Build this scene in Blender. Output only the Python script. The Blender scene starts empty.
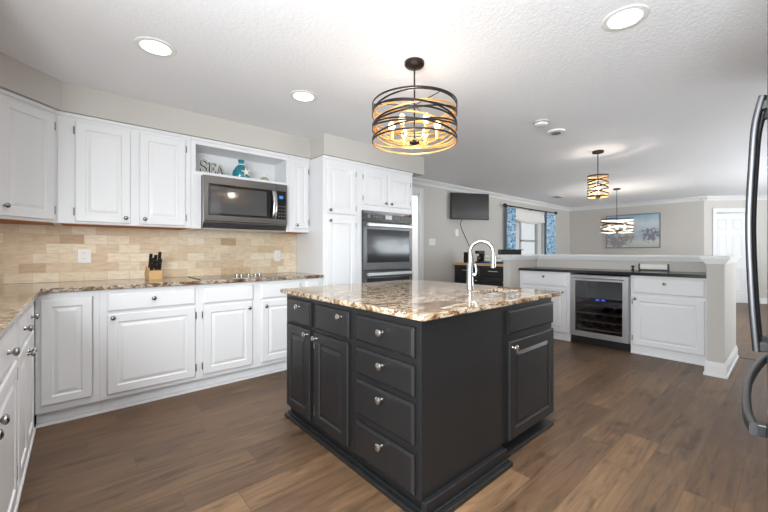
import bpy, bmesh, math, random
from mathutils import Matrix, Vector
random.seed(7)
PI = math.pi
C = bpy.context.scene.collection
SC = bpy.context.scene

# ------------------------------------------------------------------ camera, sky, big lights, exposure
THETA = math.radians(48.55)
CAM_H = 1.185
cam_data = bpy.data.cameras.new('camera')
cam_data.sensor_width = 36.0
cam_data.lens = 36.0 * 355.7 / 768.0
cam_data.shift_x = -7.3 / 768.0
cam_data.shift_y = -4.6 / 768.0
cam_data.clip_start = 0.02
cam = bpy.data.objects.new('camera', cam_data); C.objects.link(cam)
cam.location = (0, 0, CAM_H)
cam.rotation_euler = (PI / 2, 0, THETA - PI / 2)
SC.camera = cam

world = bpy.data.worlds.new('sky'); SC.world = world
world.use_nodes = True
wb = world.node_tree.nodes['Background']
wb.inputs[0].default_value = (0.90, 0.93, 0.94, 1)
wb.inputs[1].default_value = 0.8

SC.view_settings.view_transform = 'Standard'
SC.view_settings.look = 'None'
SC.view_settings.gamma = 1.0
SC.view_settings.use_curve_mapping = False
SC.view_settings.exposure = 0.2


def area(name, loc, rot, sx, sy, power, col=(1, 1, 1), shape='RECTANGLE', spread=PI):
    l = bpy.data.lights.new(name, 'AREA'); l.shape = shape; l.size = sx
    if shape in ('RECTANGLE', 'ELLIPSE'): l.size_y = sy
    l.energy = power; l.color = col; l.spread = spread
    o = bpy.data.objects.new(name, l); C.objects.link(o)
    o.location = loc; o.rotation_euler = rot
    return o


# daylight lamps at unseen windows; the side window is added to brighten the kitchen
DAY = (0.89, 0.955, 1.0)
UPT = math.radians(38)          # patio and corner lamps are tipped up to brighten the ceiling
area('side_fill_light', (-0.80, -0.30, 1.50), (PI / 2 - UPT * .2, 0, -PI / 2), 2.6, 1.0, 218, DAY)
area('patio_door_daylight', (6.1, -2.40, 1.15), (PI / 2 + UPT * 1.4, 0, 0), 2.0, 1.8, 62, DAY)
area('corner_window_daylight', (8.6, -2.40, 1.25), (PI / 2 + UPT * 1.6, 0, 0), 2.6, 1.6, 215, DAY)
for nm, lx, ly, ln in (('corner_cabinet_strip', -.34, 3.62, .55), ('wall_cabinet_strip', .33, 3.66, .80)):   # strip lamps under the wall cabinets
    area(nm, (lx, ly, 1.385), (0, 0, 0), ln, .015, .55, (1.0, .95, .88))

CEIL = 2.44

# ------------------------------------------------------------------ materials
def srgb(r, g, b):
    f = lambda v: v / 12.92 if v <= 0.04045 else ((v + 0.055) / 1.055) ** 2.4
    return (f(r / 255), f(g / 255), f(b / 255), 1)


def newmat(name):
    m = bpy.data.materials.new(name); m.use_nodes = True
    nt = m.node_tree
    return m, nt, nt.nodes['Principled BSDF']


def N(nt, t, **kw):
    n = nt.nodes.new(t)
    for k, v in kw.items(): setattr(n, k, v)
    return n


def mat(name, col, rough=0.5, metal=0.0, emit=None, estr=0.0, spec=0.5, coat=0.0, trans=0.0, bump=0.0, bscale=200.0, alpha=1.0, var=0.0):
    m, nt, b = newmat(name)
    b.inputs['Base Color'].default_value = col
    b.inputs['Roughness'].default_value = rough
    b.inputs['Metallic'].default_value = metal
    b.inputs['Specular IOR Level'].default_value = spec
    b.inputs['Coat Weight'].default_value = coat
    b.inputs['Transmission Weight'].default_value = trans
    if emit:
        b.inputs['Emission Color'].default_value = emit
        b.inputs['Emission Strength'].default_value = estr
    tc = N(nt, 'ShaderNodeTexCoord')
    nz = N(nt, 'ShaderNodeTexNoise'); nz.inputs['Scale'].default_value = bscale; nz.inputs['Detail'].default_value = 3
    nt.links.new(tc.outputs['Object'], nz.inputs['Vector'])
    if bump > 0:
        bp = N(nt, 'ShaderNodeBump'); bp.inputs['Strength'].default_value = bump; bp.inputs['Distance'].default_value = 0.01
        nt.links.new(nz.outputs['Fac'], bp.inputs['Height']); nt.links.new(bp.outputs['Normal'], b.inputs['Normal'])
    # slight procedural unevenness of the finish
    mr = N(nt, 'ShaderNodeMapRange')
    mr.inputs['To Min'].default_value = max(0.0, rough - 0.03 - var); mr.inputs['To Max'].default_value = min(1.0, rough + 0.03 + var)
    nt.links.new(nz.outputs['Fac'], mr.inputs['Value']); nt.links.new(mr.outputs['Result'], b.inputs['Roughness'])
    return m


def ramp(nt, stops, interp='LINEAR'):
    r = N(nt, 'ShaderNodeValToRGB'); cr = r.color_ramp; cr.interpolation = interp
    while len(cr.elements) < len(stops): cr.elements.new(0.5)
    for e, (p, c) in zip(cr.elements, stops): e.position = p; e.color = c
    return r


def math_node(nt, op, a, b=None):
    n = N(nt, 'ShaderNodeMath', operation=op)
    for i, v in enumerate((a, b)):
        if v is None: continue
        if isinstance(v, (int, float)): n.inputs[i].default_value = v
        else: nt.links.new(v, n.inputs[i])
    return n.outputs[0]


def mix_rgb(nt, fac, a, b, mode='MIX'):
    n = N(nt, 'ShaderNodeMix', data_type='RGBA', blend_type=mode)
    for sock, v in ((n.inputs[0], fac), (n.inputs[6], a), (n.inputs[7], b)):
        if isinstance(v, (int, float)): sock.default_value = v
        elif isinstance(v, tuple): sock.default_value = v
        else: nt.links.new(v, sock)
    return n.outputs[2]


def floor_mat():
    m, nt, b = newmat('wood_planks')
    tc = N(nt, 'ShaderNodeTexCoord'); sp = N(nt, 'ShaderNodeSeparateXYZ')
    nt.links.new(tc.outputs['Object'], sp.inputs[0])
    W, L = 0.182, 1.22
    yr = math_node(nt, 'DIVIDE', sp.outputs['Y'], W)
    row = math_node(nt, 'FLOOR', yr)
    wn = N(nt, 'ShaderNodeTexWhiteNoise', noise_dimensions='1D'); nt.links.new(row, wn.inputs['W'])
    xo = math_node(nt, 'ADD', math_node(nt, 'DIVIDE', sp.outputs['X'], L), wn.outputs['Value'])
    colx = math_node(nt, 'FLOOR', xo)
    cv = N(nt, 'ShaderNodeCombineXYZ'); nt.links.new(row, cv.inputs[0]); nt.links.new(colx, cv.inputs[1])
    wid = N(nt, 'ShaderNodeTexWhiteNoise', noise_dimensions='3D'); nt.links.new(cv.outputs[0], wid.inputs['Vector'])
    base = ramp(nt, [(0.0, srgb(83, 63, 46)), (0.3, srgb(93, 71, 52)), (0.6, srgb(100, 77, 56)), (0.85, srgb(114, 89, 64)), (1.0, srgb(92, 73, 57))])
    nt.links.new(wid.outputs['Value'], base.inputs[0])
    # grain, offset per plank
    ov = N(nt, 'ShaderNodeVectorMath', operation='MULTIPLY_ADD')
    nt.links.new(wid.outputs['Color'], ov.inputs[0]); ov.inputs[1].default_value = (9, 9, 9); nt.links.new(tc.outputs['Object'], ov.inputs[2])
    mp = N(nt, 'ShaderNodeMapping'); mp.inputs['Scale'].default_value = (1.6, 16, 1)
    nt.links.new(ov.outputs[0], mp.inputs[0])
    g1 = N(nt, 'ShaderNodeTexNoise'); g1.inputs['Scale'].default_value = 1.6; g1.inputs['Detail'].default_value = 8; g1.inputs['Roughness'].default_value = 0.62; g1.inputs['Distortion'].default_value = 0.9
    nt.links.new(mp.outputs[0], g1.inputs['Vector'])
    gr = ramp(nt, [(0.30, (0.46, 0.43, 0.41, 1)), (0.44, (0.88, 0.86, 0.85, 1)), (0.55, (1.06, 1.05, 1.02, 1)), (0.68, (1.42, 1.38, 1.30, 1))])
    nt.links.new(g1.outputs['Fac'], gr.inputs[0])
    c1 = mix_rgb(nt, 1.0, base.outputs[0], gr.outputs[0], 'MULTIPLY')
    # blotches and dark knots
    mp2 = N(nt, 'ShaderNodeMapping'); mp2.inputs['Scale'].default_value = (2.2, 6.5, 1); nt.links.new(ov.outputs[0], mp2.inputs[0])
    g2 = N(nt, 'ShaderNodeTexNoise'); g2.inputs['Scale'].default_value = 1.4; g2.inputs['Detail'].default_value = 4
    nt.links.new(mp2.outputs[0], g2.inputs['Vector'])
    kr = ramp(nt, [(0.30, (0.45, 0.40, 0.37, 1)), (0.40, (1, 1, 1, 1))]); nt.links.new(g2.outputs['Fac'], kr.inputs[0])
    c2 = mix_rgb(nt, 0.8, c1, kr.outputs[0], 'MULTIPLY')
    # joints
    fy = math_node(nt, 'FRACT', yr); fx = math_node(nt, 'FRACT', xo)
    ey = math_node(nt, 'LESS_THAN', math_node(nt, 'ABSOLUTE', math_node(nt, 'SUBTRACT', fy, 0.5)), 0.491)
    ex = math_node(nt, 'LESS_THAN', math_node(nt, 'ABSOLUTE', math_node(nt, 'SUBTRACT', fx, 0.5)), 0.4985)
    e = math_node(nt, 'MULTIPLY', ex, ey)
    c3 = mix_rgb(nt, e, mix_rgb(nt, 0.55, c2, srgb(60, 46, 36)), c2)
    nt.links.new(c3, b.inputs['Base Color'])
    rr = N(nt, 'ShaderNodeMapRange'); rr.inputs['To Min'].default_value = 0.38; rr.inputs['To Max'].default_value = 0.54
    nt.links.new(g1.outputs['Fac'], rr.inputs['Value']); nt.links.new(rr.outputs[0], b.inputs['Roughness'])
    bp = N(nt, 'ShaderNodeBump'); bp.inputs['Strength'].default_value = 0.12; bp.inputs['Distance'].default_value = 0.004
    nt.links.new(g1.outputs['Fac'], bp.inputs['Height']); nt.links.new(bp.outputs[0], b.inputs['Normal'])
    return m


def granite_mat(name, rot=0.4, dark=.405):
    m, nt, b = newmat(name)
    tc = N(nt, 'ShaderNodeTexCoord')
    mp = N(nt, 'ShaderNodeMapping'); mp.inputs['Rotation'].default_value = (0, 0, rot); mp.inputs['Scale'].default_value = (1.0, 1.6, 1.6)
    nt.links.new(tc.outputs['Object'], mp.inputs[0])
    n1 = N(nt, 'ShaderNodeTexNoise'); n1.inputs['Scale'].default_value = 5.2; n1.inputs['Detail'].default_value = 9; n1.inputs['Roughness'].default_value = 0.74; n1.inputs['Distortion'].default_value = 1.1
    nt.links.new(mp.outputs[0], n1.inputs['Vector'])
    r1 = ramp(nt, [(0.33, srgb(52, 41, 35)), (0.40, srgb(104, 79, 58)), (0.455, srgb(150, 121, 88)), (0.50, srgb(186, 172, 152)), (0.55, srgb(200, 191, 176)), (0.59, srgb(146, 106, 64)), (0.64, srgb(92, 70, 53)), (0.70, srgb(186, 172, 152))])
    nt.links.new(n1.outputs['Fac'], r1.inputs[0])
    n2 = N(nt, 'ShaderNodeTexVoronoi'); n2.inputs['Scale'].default_value = 95
    nt.links.new(tc.outputs['Object'], n2.inputs['Vector'])
    r2 = ramp(nt, [(0.0, srgb(150, 128, 105)), (0.35, srgb(232, 224, 212)), (0.7, srgb(250, 246, 240)), (1.0, srgb(120, 98, 80))])
    nt.links.new(n2.outputs['Color'], r2.inputs[0])
    c = mix_rgb(nt, 0.45, r1.outputs[0], r2.outputs[0], 'MULTIPLY')
    n3 = N(nt, 'ShaderNodeTexNoise'); n3.inputs['Scale'].default_value = 34; n3.inputs['Detail'].default_value = 5; n3.inputs['Roughness'].default_value = 0.7
    nt.links.new(mp.outputs[0], n3.inputs['Vector'])
    r3 = ramp(nt, [(dark, (1, 1, 1, 1)), (dark + .07, (0, 0, 0, 1))]); nt.links.new(n3.outputs['Fac'], r3.inputs[0])
    c = mix_rgb(nt, math_node(nt, 'MULTIPLY', r3.outputs[0], 0.85), c, srgb(62, 48, 42))
    nt.links.new(c, b.inputs['Base Color'])
    b.inputs['Roughness'].default_value = 0.07
    b.inputs['Specular IOR Level'].default_value = 0.5
    return m


def tile_mat():
    m, nt, b = newmat('travertine_tiles')
    tc = N(nt, 'ShaderNodeTexCoord'); sp = N(nt, 'ShaderNodeSeparateXYZ'); nt.links.new(tc.outputs['Object'], sp.inputs[0])
    s = math_node(nt, 'ADD', sp.outputs['X'], sp.outputs['Y'])
    W, Hh = 0.153, 0.0775
    zr = math_node(nt, 'DIVIDE', math_node(nt, 'SUBTRACT', sp.outputs['Z'], 0.937), Hh)
    row = math_node(nt, 'FLOOR', zr)
    off = math_node(nt, 'MULTIPLY', math_node(nt, 'MODULO', row, 2.0), 0.5)
    xr = math_node(nt, 'ADD', math_node(nt, 'DIVIDE', s, W), off)
    col = math_node(nt, 'FLOOR', xr)
    cv = N(nt, 'ShaderNodeCombineXYZ'); nt.links.new(row, cv.inputs[0]); nt.links.new(col, cv.inputs[1])
    wn = N(nt, 'ShaderNodeTexWhiteNoise', noise_dimensions='3D'); nt.links.new(cv.outputs[0], wn.inputs['Vector'])
    base = ramp(nt, [(0.0, srgb(182, 152, 118)), (0.07, srgb(208, 185, 154)), (0.45, srgb(219, 200, 172)), (0.75, srgb(226, 210, 184)), (1.0, srgb(232, 219, 197))])
    nt.links.new(wn.outputs['Value'], base.inputs[0])
    mp = N(nt, 'ShaderNodeMapping'); mp.inputs['Scale'].default_value = (1, 1, 4); nt.links.new(tc.outputs['Object'], mp.inputs[0])
    nz = N(nt, 'ShaderNodeTexNoise'); nz.inputs['Scale'].default_value = 14; nz.inputs['Detail'].default_value = 6
    nt.links.new(mp.outputs[0], nz.inputs['Vector'])
    nr = ramp(nt, [(0.3, (0.82, 0.78, 0.74, 1)), (0.6, (1.04, 1.03, 1.02, 1))]); nt.links.new(nz.outputs['Fac'], nr.inputs[0])
    c = mix_rgb(nt, 0.8, base.outputs[0], nr.outputs[0], 'MULTIPLY')
    fz = math_node(nt, 'FRACT', zr); fx = math_node(nt, 'FRACT', xr)
    ez = math_node(nt, 'LESS_THAN', math_node(nt, 'ABSOLUTE', math_node(nt, 'SUBTRACT', fz, 0.5)), 0.475)
    ex = math_node(nt, 'LESS_THAN', math_node(nt, 'ABSOLUTE', math_node(nt, 'SUBTRACT', fx, 0.5)), 0.487)
    e = math_node(nt, 'MULTIPLY', ez, ex)
    c = mix_rgb(nt, e, srgb(204, 186, 160), c)
    nt.links.new(c, b.inputs['Base Color']); b.inputs['Roughness'].default_value = 0.45
    bp = N(nt, 'ShaderNodeBump'); bp.inputs['Strength'].default_value = 0.35; bp.inputs['Distance'].default_value = 0.004
    nt.links.new(e, bp.inputs['Height']); nt.links.new(bp.outputs[0], b.inputs['Normal'])
    return m


def brushed_mat(name, col, rough=0.3, axis=2, metal=1.0):
    m, nt, b = newmat(name)
    tc = N(nt, 'ShaderNodeTexCoord'); mp = N(nt, 'ShaderNodeMapping')
    s = [400, 400, 400]; s[axis] = 4; mp.inputs['Scale'].default_value = s
    nt.links.new(tc.outputs['Object'], mp.inputs[0])
    nz = N(nt, 'ShaderNodeTexNoise'); nz.inputs['Scale'].default_value = 1.0; nz.inputs['Detail'].default_value = 2
    nt.links.new(mp.outputs[0], nz.inputs['Vector'])
    mr = N(nt, 'ShaderNodeMapRange'); mr.inputs['To Min'].default_value = rough - 0.08; mr.inputs['To Max'].default_value = rough + 0.08
    nt.links.new(nz.outputs['Fac'], mr.inputs['Value']); nt.links.new(mr.outputs[0], b.inputs['Roughness'])
    b.inputs['Base Color'].default_value = col; b.inputs['Metallic'].default_value = metal
    return m


def curtain_mat():
    m, nt, b = newmat('blue_damask_fabric')
    tc = N(nt, 'ShaderNodeTexCoord'); mp = N(nt, 'ShaderNodeMapping'); mp.inputs['Scale'].default_value = (1, 0.3, 0.8)
    nt.links.new(tc.outputs['Object'], mp.inputs[0])
    nz = N(nt, 'ShaderNodeTexNoise'); nz.inputs['Scale'].default_value = 11; nz.inputs['Detail'].default_value = 3; nz.inputs['Distortion'].default_value = 2.2
    nt.links.new(mp.outputs[0], nz.inputs['Vector'])
    r = ramp(nt, [(0.38, srgb(84, 146, 190)), (0.47, srgb(132, 184, 214)), (0.51, srgb(224, 233, 240)), (0.56, srgb(224, 233, 240)), (0.60, srgb(100, 160, 200))])
    nt.links.new(nz.outputs['Fac'], r.inputs[0]); nt.links.new(r.outputs[0], b.inputs['Base Color'])
    b.inputs['Roughness'].default_value = 0.85
    return m


def painting_mat():
    m, nt, b = newmat('painted_canvas')
    tc = N(nt, 'ShaderNodeTexCoord'); sp = N(nt, 'ShaderNodeSeparateXYZ'); nt.links.new(tc.outputs['Object'], sp.inputs[0])
    # local: Y across (0 .. 1.2, increasing to the viewer's left), Z up (0 .. 0.87)
    zz = math_node(nt, 'DIVIDE', sp.outputs['Z'], 0.87)
    nz = N(nt, 'ShaderNodeTexNoise'); nz.inputs['Scale'].default_value = 3.2; nz.inputs['Detail'].default_value = 7; nz.inputs['Roughness'].default_value = 0.65
    nt.links.new(tc.outputs['Object'], nz.inputs['Vector'])
    zz2 = math_node(nt, 'ADD', zz, math_node(nt, 'MULTIPLY', math_node(nt, 'SUBTRACT', nz.outputs['Fac'], 0.5), 0.55))
    r = ramp(nt, [(0.0, srgb(178, 178, 172)), (0.22, srgb(196, 198, 194)), (0.40, srgb(172, 186, 196)), (0.55, srgb(188, 198, 204)), (0.7, srgb(204, 212, 216)), (0.88, srgb(160, 190, 206)), (1.0, srgb(142, 178, 200))])
    nt.links.new(zz2, r.inputs[0])
    c = r.outputs[0]
    # two soft dark shapes standing in the misty landscape
    for (cy, cz, ry, rz, colr) in ((0.95, 0.20, 0.34, 0.20, srgb(136, 130, 132)), (0.20, 0.32, 0.24, 0.18, srgb(116, 112, 122)), (0.72, 0.26, 0.18, 0.12, srgb(150, 138, 132))):
        dy = math_node(nt, 'DIVIDE', math_node(nt, 'SUBTRACT', sp.outputs['Y'], cy), ry)
        dz = math_node(nt, 'DIVIDE', math_node(nt, 'SUBTRACT', sp.outputs['Z'], cz), rz)
        d = math_node(nt, 'ADD', math_node(nt, 'MULTIPLY', dy, dy), math_node(nt, 'MULTIPLY', dz, dz))
        n2 = N(nt, 'ShaderNodeTexNoise'); n2.inputs['Scale'].default_value = 16; n2.inputs['Detail'].default_value = 5
        nt.links.new(tc.outputs['Object'], n2.inputs['Vector'])
        dd = math_node(nt, 'ADD', d, math_node(nt, 'MULTIPLY', math_node(nt, 'SUBTRACT', n2.outputs['Fac'], 0.5), 4.4))
        mk = ramp(nt, [(0.35, (0.9, 0.9, 0.9, 1)), (0.95, (0, 0, 0, 1))]); nt.links.new(dd, mk.inputs[0])
        c = mix_rgb(nt, mk.outputs[0], c, colr)
    nt.links.new(c, b.inputs['Base Color']); b.inputs['Roughness'].default_value = 0.6
    return m


M = {}
M['cabinet'] = mat('white_cabinet_paint', srgb(229, 229, 230), 0.32, bump=0.015, bscale=60)
M['trim'] = mat('white_trim_paint', srgb(226, 226, 226), 0.38, bscale=40)
M['wall'] = mat('greige_wall_paint', srgb(195, 190, 184), 0.75, bump=0.05, bscale=240)
M['ceil'] = mat('textured_ceiling_paint', srgb(241, 241, 243), 0.9, bump=0.27, bscale=58)
M['black'] = mat('black_cabinet_paint', srgb(26, 26, 27), 0.38, bump=0.02, bscale=60, spec=.5)
M['floor'] = floor_mat()
M['granite'] = granite_mat('beige_granite', 0.5)
M['granite_wall'] = granite_mat('beige_granite_wall_run', 1.2, .43)
M['tile'] = tile_mat()
M['nickel'] = mat('dark_nickel', srgb(150, 148, 146), 0.25, 1.0)
M['satin'] = mat('satin_nickel', srgb(222, 220, 216), 0.22, 1.0)
M['hinge'] = mat('hinge_metal', srgb(150, 148, 146), 0.35, 1.0)
M['steel'] = brushed_mat('stainless_steel', srgb(206, 206, 208), 0.38, 0)
M['darksteel'] = brushed_mat('black_stainless', srgb(128, 127, 127), 0.30, 0)
M['fridge'] = brushed_mat('fridge_stainless', srgb(118, 118, 120), 0.32, 2)
M['handle'] = brushed_mat('handle_steel', srgb(96, 96, 98), 0.40, 2)
M['chrome'] = mat('polished_steel', srgb(196, 197, 198), 0.2, 1.0)
M['blackglass'] = mat('black_glass', srgb(22, 22, 23), 0.05, 0.0, spec=0.9)
M['ovenglass'] = mat('oven_glass', srgb(44, 44, 46), 0.10, 0.0, spec=0.3)
M['microwaveglass'] = mat('microwave_glass', srgb(74, 74, 76), 0.08, 0.0, spec=.8)
M['ovensteel'] = brushed_mat('dark_oven_steel', srgb(92, 92, 93), 0.34, 0)
M['blackplastic'] = mat('black_plastic', srgb(26, 26, 27), 0.4)
M['greyplastic'] = mat('grey_plastic', srgb(120, 120, 122), 0.4)
M['sash'] = mat('pale_grey_sash', srgb(176, 178, 180), 0.5)
M['whiteplastic'] = mat('white_plastic', srgb(232, 230, 226), 0.35)
M['blackstone'] = mat('black_stone', srgb(44, 43, 44), 0.22, bscale=90)
M['bronze'] = mat('dark_bronze', srgb(58, 52, 50), 0.4, 0.85)
M['gold'] = mat('gold_leaf', srgb(238, 182, 108), 0.4, 0.4)
M['champagne'] = mat('champagne_leaf', srgb(232, 214, 196), 0.4, 0.4)
M['bulb'] = mat('lit_bulb', (1, .85, .6, 1), 0.3, emit=(1.0, 0.74, 0.42, 1), estr=3.2)
M['bulbwhite'] = mat('lit_white_bulb', (1, .95, .9, 1), 0.3, emit=(1.0, 0.90, 0.80, 1), estr=5.0)
M['lens'] = mat('lit_lens', (1, 1, 1, 1), 0.5, emit=(1.0, 0.98, 0.95, 1), estr=5.0)
M['wood'] = mat('knife_block_wood', srgb(206, 168, 116), 0.5, bump=0.1, bscale=50)
M['rawwood'] = mat('unpainted_plywood', srgb(176, 104, 52), 0.6)
M['butcher'] = mat('butcher_block', srgb(200, 160, 122), 0.5, bump=0.1, bscale=50)
M['teal'] = mat('teal_glass', srgb(10, 124, 142), 0.08, spec=0.8, coat=0.5)
M['cream'] = mat('cream_paint', srgb(232, 227, 212), 0.7)
M['brown'] = mat('dark_brown_wood', srgb(32, 27, 23), 0.7)
M['shell'] = mat('shell_grey', srgb(160, 156, 140), 0.6, bump=0.3, bscale=90)
M['curtain'] = curtain_mat()
M['whitefabric'] = mat('white_fabric', srgb(236, 235, 232), 0.9, bump=0.1, bscale=120)
M['canvas'] = painting_mat()
M['pewter'] = mat('pewter_frame', srgb(128, 130, 130), 0.4, 0.5)
M['blue'] = mat('blue_enamel', srgb(28, 66, 110), 0.3)
M['screen'] = mat('tv_screen', srgb(40, 37, 36), 0.16, spec=0.9)
M['display'] = mat('lit_display', srgb(60, 120, 180), 0.3, emit=srgb(70, 130, 200), estr=0.35)
M['display2'] = mat('lit_oven_display', srgb(160, 160, 162), 0.3, emit=srgb(170, 172, 176), estr=0.35)
M['led'] = mat('lit_cooler_digits', srgb(60, 80, 200), 0.3, emit=srgb(90, 110, 240), estr=0.9)
M['strip'] = mat('floor_strip', srgb(96, 72, 56), 0.45)
M['bottleglass'] = mat('dark_bottle_glass', srgb(22, 26, 24), 0.08, spec=0.8)
M['cooler'] = mat('cooler_interior', srgb(150, 150, 152), 0.4, 0.0)
M['shelf'] = mat('wire_shelf', srgb(120, 120, 122), 0.3, 0.9)


def glass_mat(name, tint, rough=0.0):
    m, nt, b = newmat(name)
    b.inputs['Base Color'].default_value = tint; b.inputs['Roughness'].default_value = rough
    b.inputs['Transmission Weight'].default_value = 1.0; b.inputs['IOR'].default_value = 1.1
    nz = N(nt, 'ShaderNodeTexNoise'); nz.inputs['Scale'].default_value = 2
    mr = N(nt, 'ShaderNodeMapRange'); mr.inputs['To Min'].default_value = rough; mr.inputs['To Max'].default_value = rough + 0.01
    nt.links.new(nz.outputs['Fac'], mr.inputs['Value']); nt.links.new(mr.outputs[0], b.inputs['Roughness'])
    return m


M['pane'] = glass_mat('window_glass', (0.9, 0.92, 0.92, 1))
M['smoked'] = glass_mat('smoked_glass', (0.86, 0.86, 0.88, 1))
M['smoked'].node_tree.nodes['Principled BSDF'].inputs['IOR'].default_value = 1.35


# ------------------------------------------------------------------ mesh helpers
def B(): return bmesh.new()


def obj(name, bm, m, parent=None, smooth=False, bevel=0.0, seg=2):
    bmesh.ops.recalc_face_normals(bm, faces=bm.faces[:])
    me = bpy.data.meshes.new(name); bm.to_mesh(me); bm.free()
    for k in (m if isinstance(m, (list, tuple)) else [m]): me.materials.append(M[k])
    if smooth:
        for p in me.polygons: p.use_smooth = True
        me.set_sharp_from_angle(angle=math.radians(38))
    o = bpy.data.objects.new(name, me); C.objects.link(o)
    if parent is not None: o.parent = parent
    if bevel > 0:
        md = o.modifiers.new('edge', 'BEVEL'); md.width = bevel; md.segments = seg; md.limit_method = 'ANGLE'; md.angle_limit = math.radians(40)
    return o


def box(bm, x0, x1, y0, y1, z0, z1, mi=0):
    v = [bm.verts.new((x, y, z)) for x in (x0, x1) for y in (y0, y1) for z in (z0, z1)]
    for f in ((0, 1, 3, 2), (4, 6, 7, 5), (0, 4, 5, 1), (2, 3, 7, 6), (0, 2, 6, 4), (1, 5, 7, 3)):
        fc = bm.faces.new([v[i] for i in f]); fc.material_index = mi
    return bm


def prism(bm, poly, z0, z1, mi=0):
    a = [bm.verts.new((x, y, z0)) for x, y in poly]; b = [bm.verts.new((x, y, z1)) for x, y in poly]
    n = len(poly)
    fs = [bm.faces.new(a), bm.faces.new(b)] + [bm.faces.new((a[i], a[(i + 1) % n], b[(i + 1) % n], b[i])) for i in range(n)]
    for f in fs: f.material_index = mi
    return bm


def extrude_xz(bm, poly, y0, y1, mi=0):
    a = [bm.verts.new((x, y0, z)) for x, z in poly]; b = [bm.verts.new((x, y1, z)) for x, z in poly]
    n = len(poly)
    fs = [bm.faces.new(a), bm.faces.new(b)] + [bm.faces.new((a[i], a[(i + 1) % n], b[(i + 1) % n], b[i])) for i in range(n)]
    for f in fs: f.material_index = mi
    return bm


def lathe(bm, prof, n=24, mtx=None, mi=0):
    """prof: (r, z) pairs bottom to top, closed with caps."""
    rings = []
    for r, z in prof:
        rings.append([bm.verts.new((max(r, 1e-5) * math.cos(2 * PI * k / n), max(r, 1e-5) * math.sin(2 * PI * k / n), z)) for k in range(n)])
    fs = []
    for a, b in zip(rings, rings[1:]):
        for k in range(n): fs.append(bm.faces.new((a[k], a[(k + 1) % n], b[(k + 1) % n], b[k])))
    fs.append(bm.faces.new(rings[0])); fs.append(bm.faces.new(rings[-1]))
    for f in fs: f.material_index = mi
    if mtx is not None:
        bmesh.ops.transform(bm, matrix=mtx, verts=[v for r in rings for v in r])
    return bm


def sweep(bm, pts, prof, up=Vector((0, 0, 1)), closed=False, mi=0):
    """prof: list of (side, up) offsets swept along pts."""
    pts = [Vector(p) for p in pts]; n = len(pts); rings = []
    for i, p in enumerate(pts):
        if closed: t = pts[(i + 1) % n] - pts[i - 1]
        else: t = pts[min(i + 1, n - 1)] - pts[max(i - 1, 0)]
        t.normalize()
        s = t.cross(up)
        if s.length < 1e-4: s = t.cross(Vector((0.3, 1, 0.2)))
        s.normalize(); u = s.cross(t).normalized()
        rings.append([bm.verts.new(p + s * a + u * b) for a, b in prof])
    k = len(prof)
    for i in range(n if closed else n - 1):
        a, b = rings[i], rings[(i + 1) % n]
        for j in range(k): bm.faces.new((a[j], a[(j + 1) % k], b[(j + 1) % k], b[j])).material_index = mi
    if not closed:
        bm.faces.new(rings[0]).material_index = mi; bm.faces.new(rings[-1]).material_index = mi
    return bm


def circ(r, n=12, ry=None): return [(r * math.cos(2 * PI * k / n), (ry or r) * math.sin(2 * PI * k / n)) for k in range(n)]


def tube(bm, pts, r, n=10, up=Vector((0, 0, 1)), ry=None): return sweep(bm, pts, circ(r, n, ry), up)


def bez(ps, n=16):
    """Catmull-Rom through points."""
    ps = [Vector(p) for p in ps]; out = []
    for i in range(len(ps) - 1):
        p0, p1, p2, p3 = ps[max(i - 1, 0)], ps[i], ps[i + 1], ps[min(i + 2, len(ps) - 1)]
        for k in range(n):
            t = k / n
            out.append(0.5 * ((2 * p1) + (p2 - p0) * t + (2 * p0 - 5 * p1 + 4 * p2 - p3) * t * t + (3 * p1 - p0 - 3 * p2 + p3) * t ** 3))
    out.append(ps[-1]); return out


def rings_panel(bm, x0, x1, z0, z1, steps, mi=0):
    """steps: (inset, y) from the back to the front centre; a rectangular stepped panel facing -y."""
    rr = []
    for ins, y in steps:
        rr.append([bm.verts.new((x, y, z)) for x, z in ((x0 + ins, z0 + ins), (x1 - ins, z0 + ins), (x1 - ins, z1 - ins), (x0 + ins, z1 - ins))])
    for a, b in zip(rr, rr[1:]):
        for k in range(4): bm.faces.new((a[k], a[(k + 1) % 4], b[(k + 1) % 4], b[k])).material_index = mi
    bm.faces.new(rr[0]).material_index = mi; bm.faces.new(rr[-1]).material_index = mi
    return bm


def thing(name, label, cat, loc=(0, 0, 0), rotz=0.0, group=None):
    o = bpy.data.objects.new(name, None); o.empty_display_size = 0.1; C.objects.link(o)
    o.location = loc; o.rotation_euler = (0, 0, rotz); o['label'] = label; o['category'] = cat
    if group: o['group'] = group
    return o


def tag(o, label, cat, group=None):
    o['label'] = label; o['category'] = cat
    if group: o['group'] = group
    return o


def struct(name, bm, m, parent=None, label=None, **kw):
    o = obj(name, bm, m, parent, **kw)
    if parent is None: o['kind'] = 'structure'
    if label: o['label'] = label
    return o


def dup(root, loc, rotz=None, label=None):
    r = root.copy(); C.objects.link(r); r.location = loc
    if rotz is not None: r.rotation_euler = (0, 0, rotz)
    if label: r['label'] = label
    for ch in list(root.children):
        c = ch.copy(); C.objects.link(c); c.parent = r
        for g in list(ch.children):
            d = g.copy(); C.objects.link(d); d.parent = c
    return r


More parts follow.
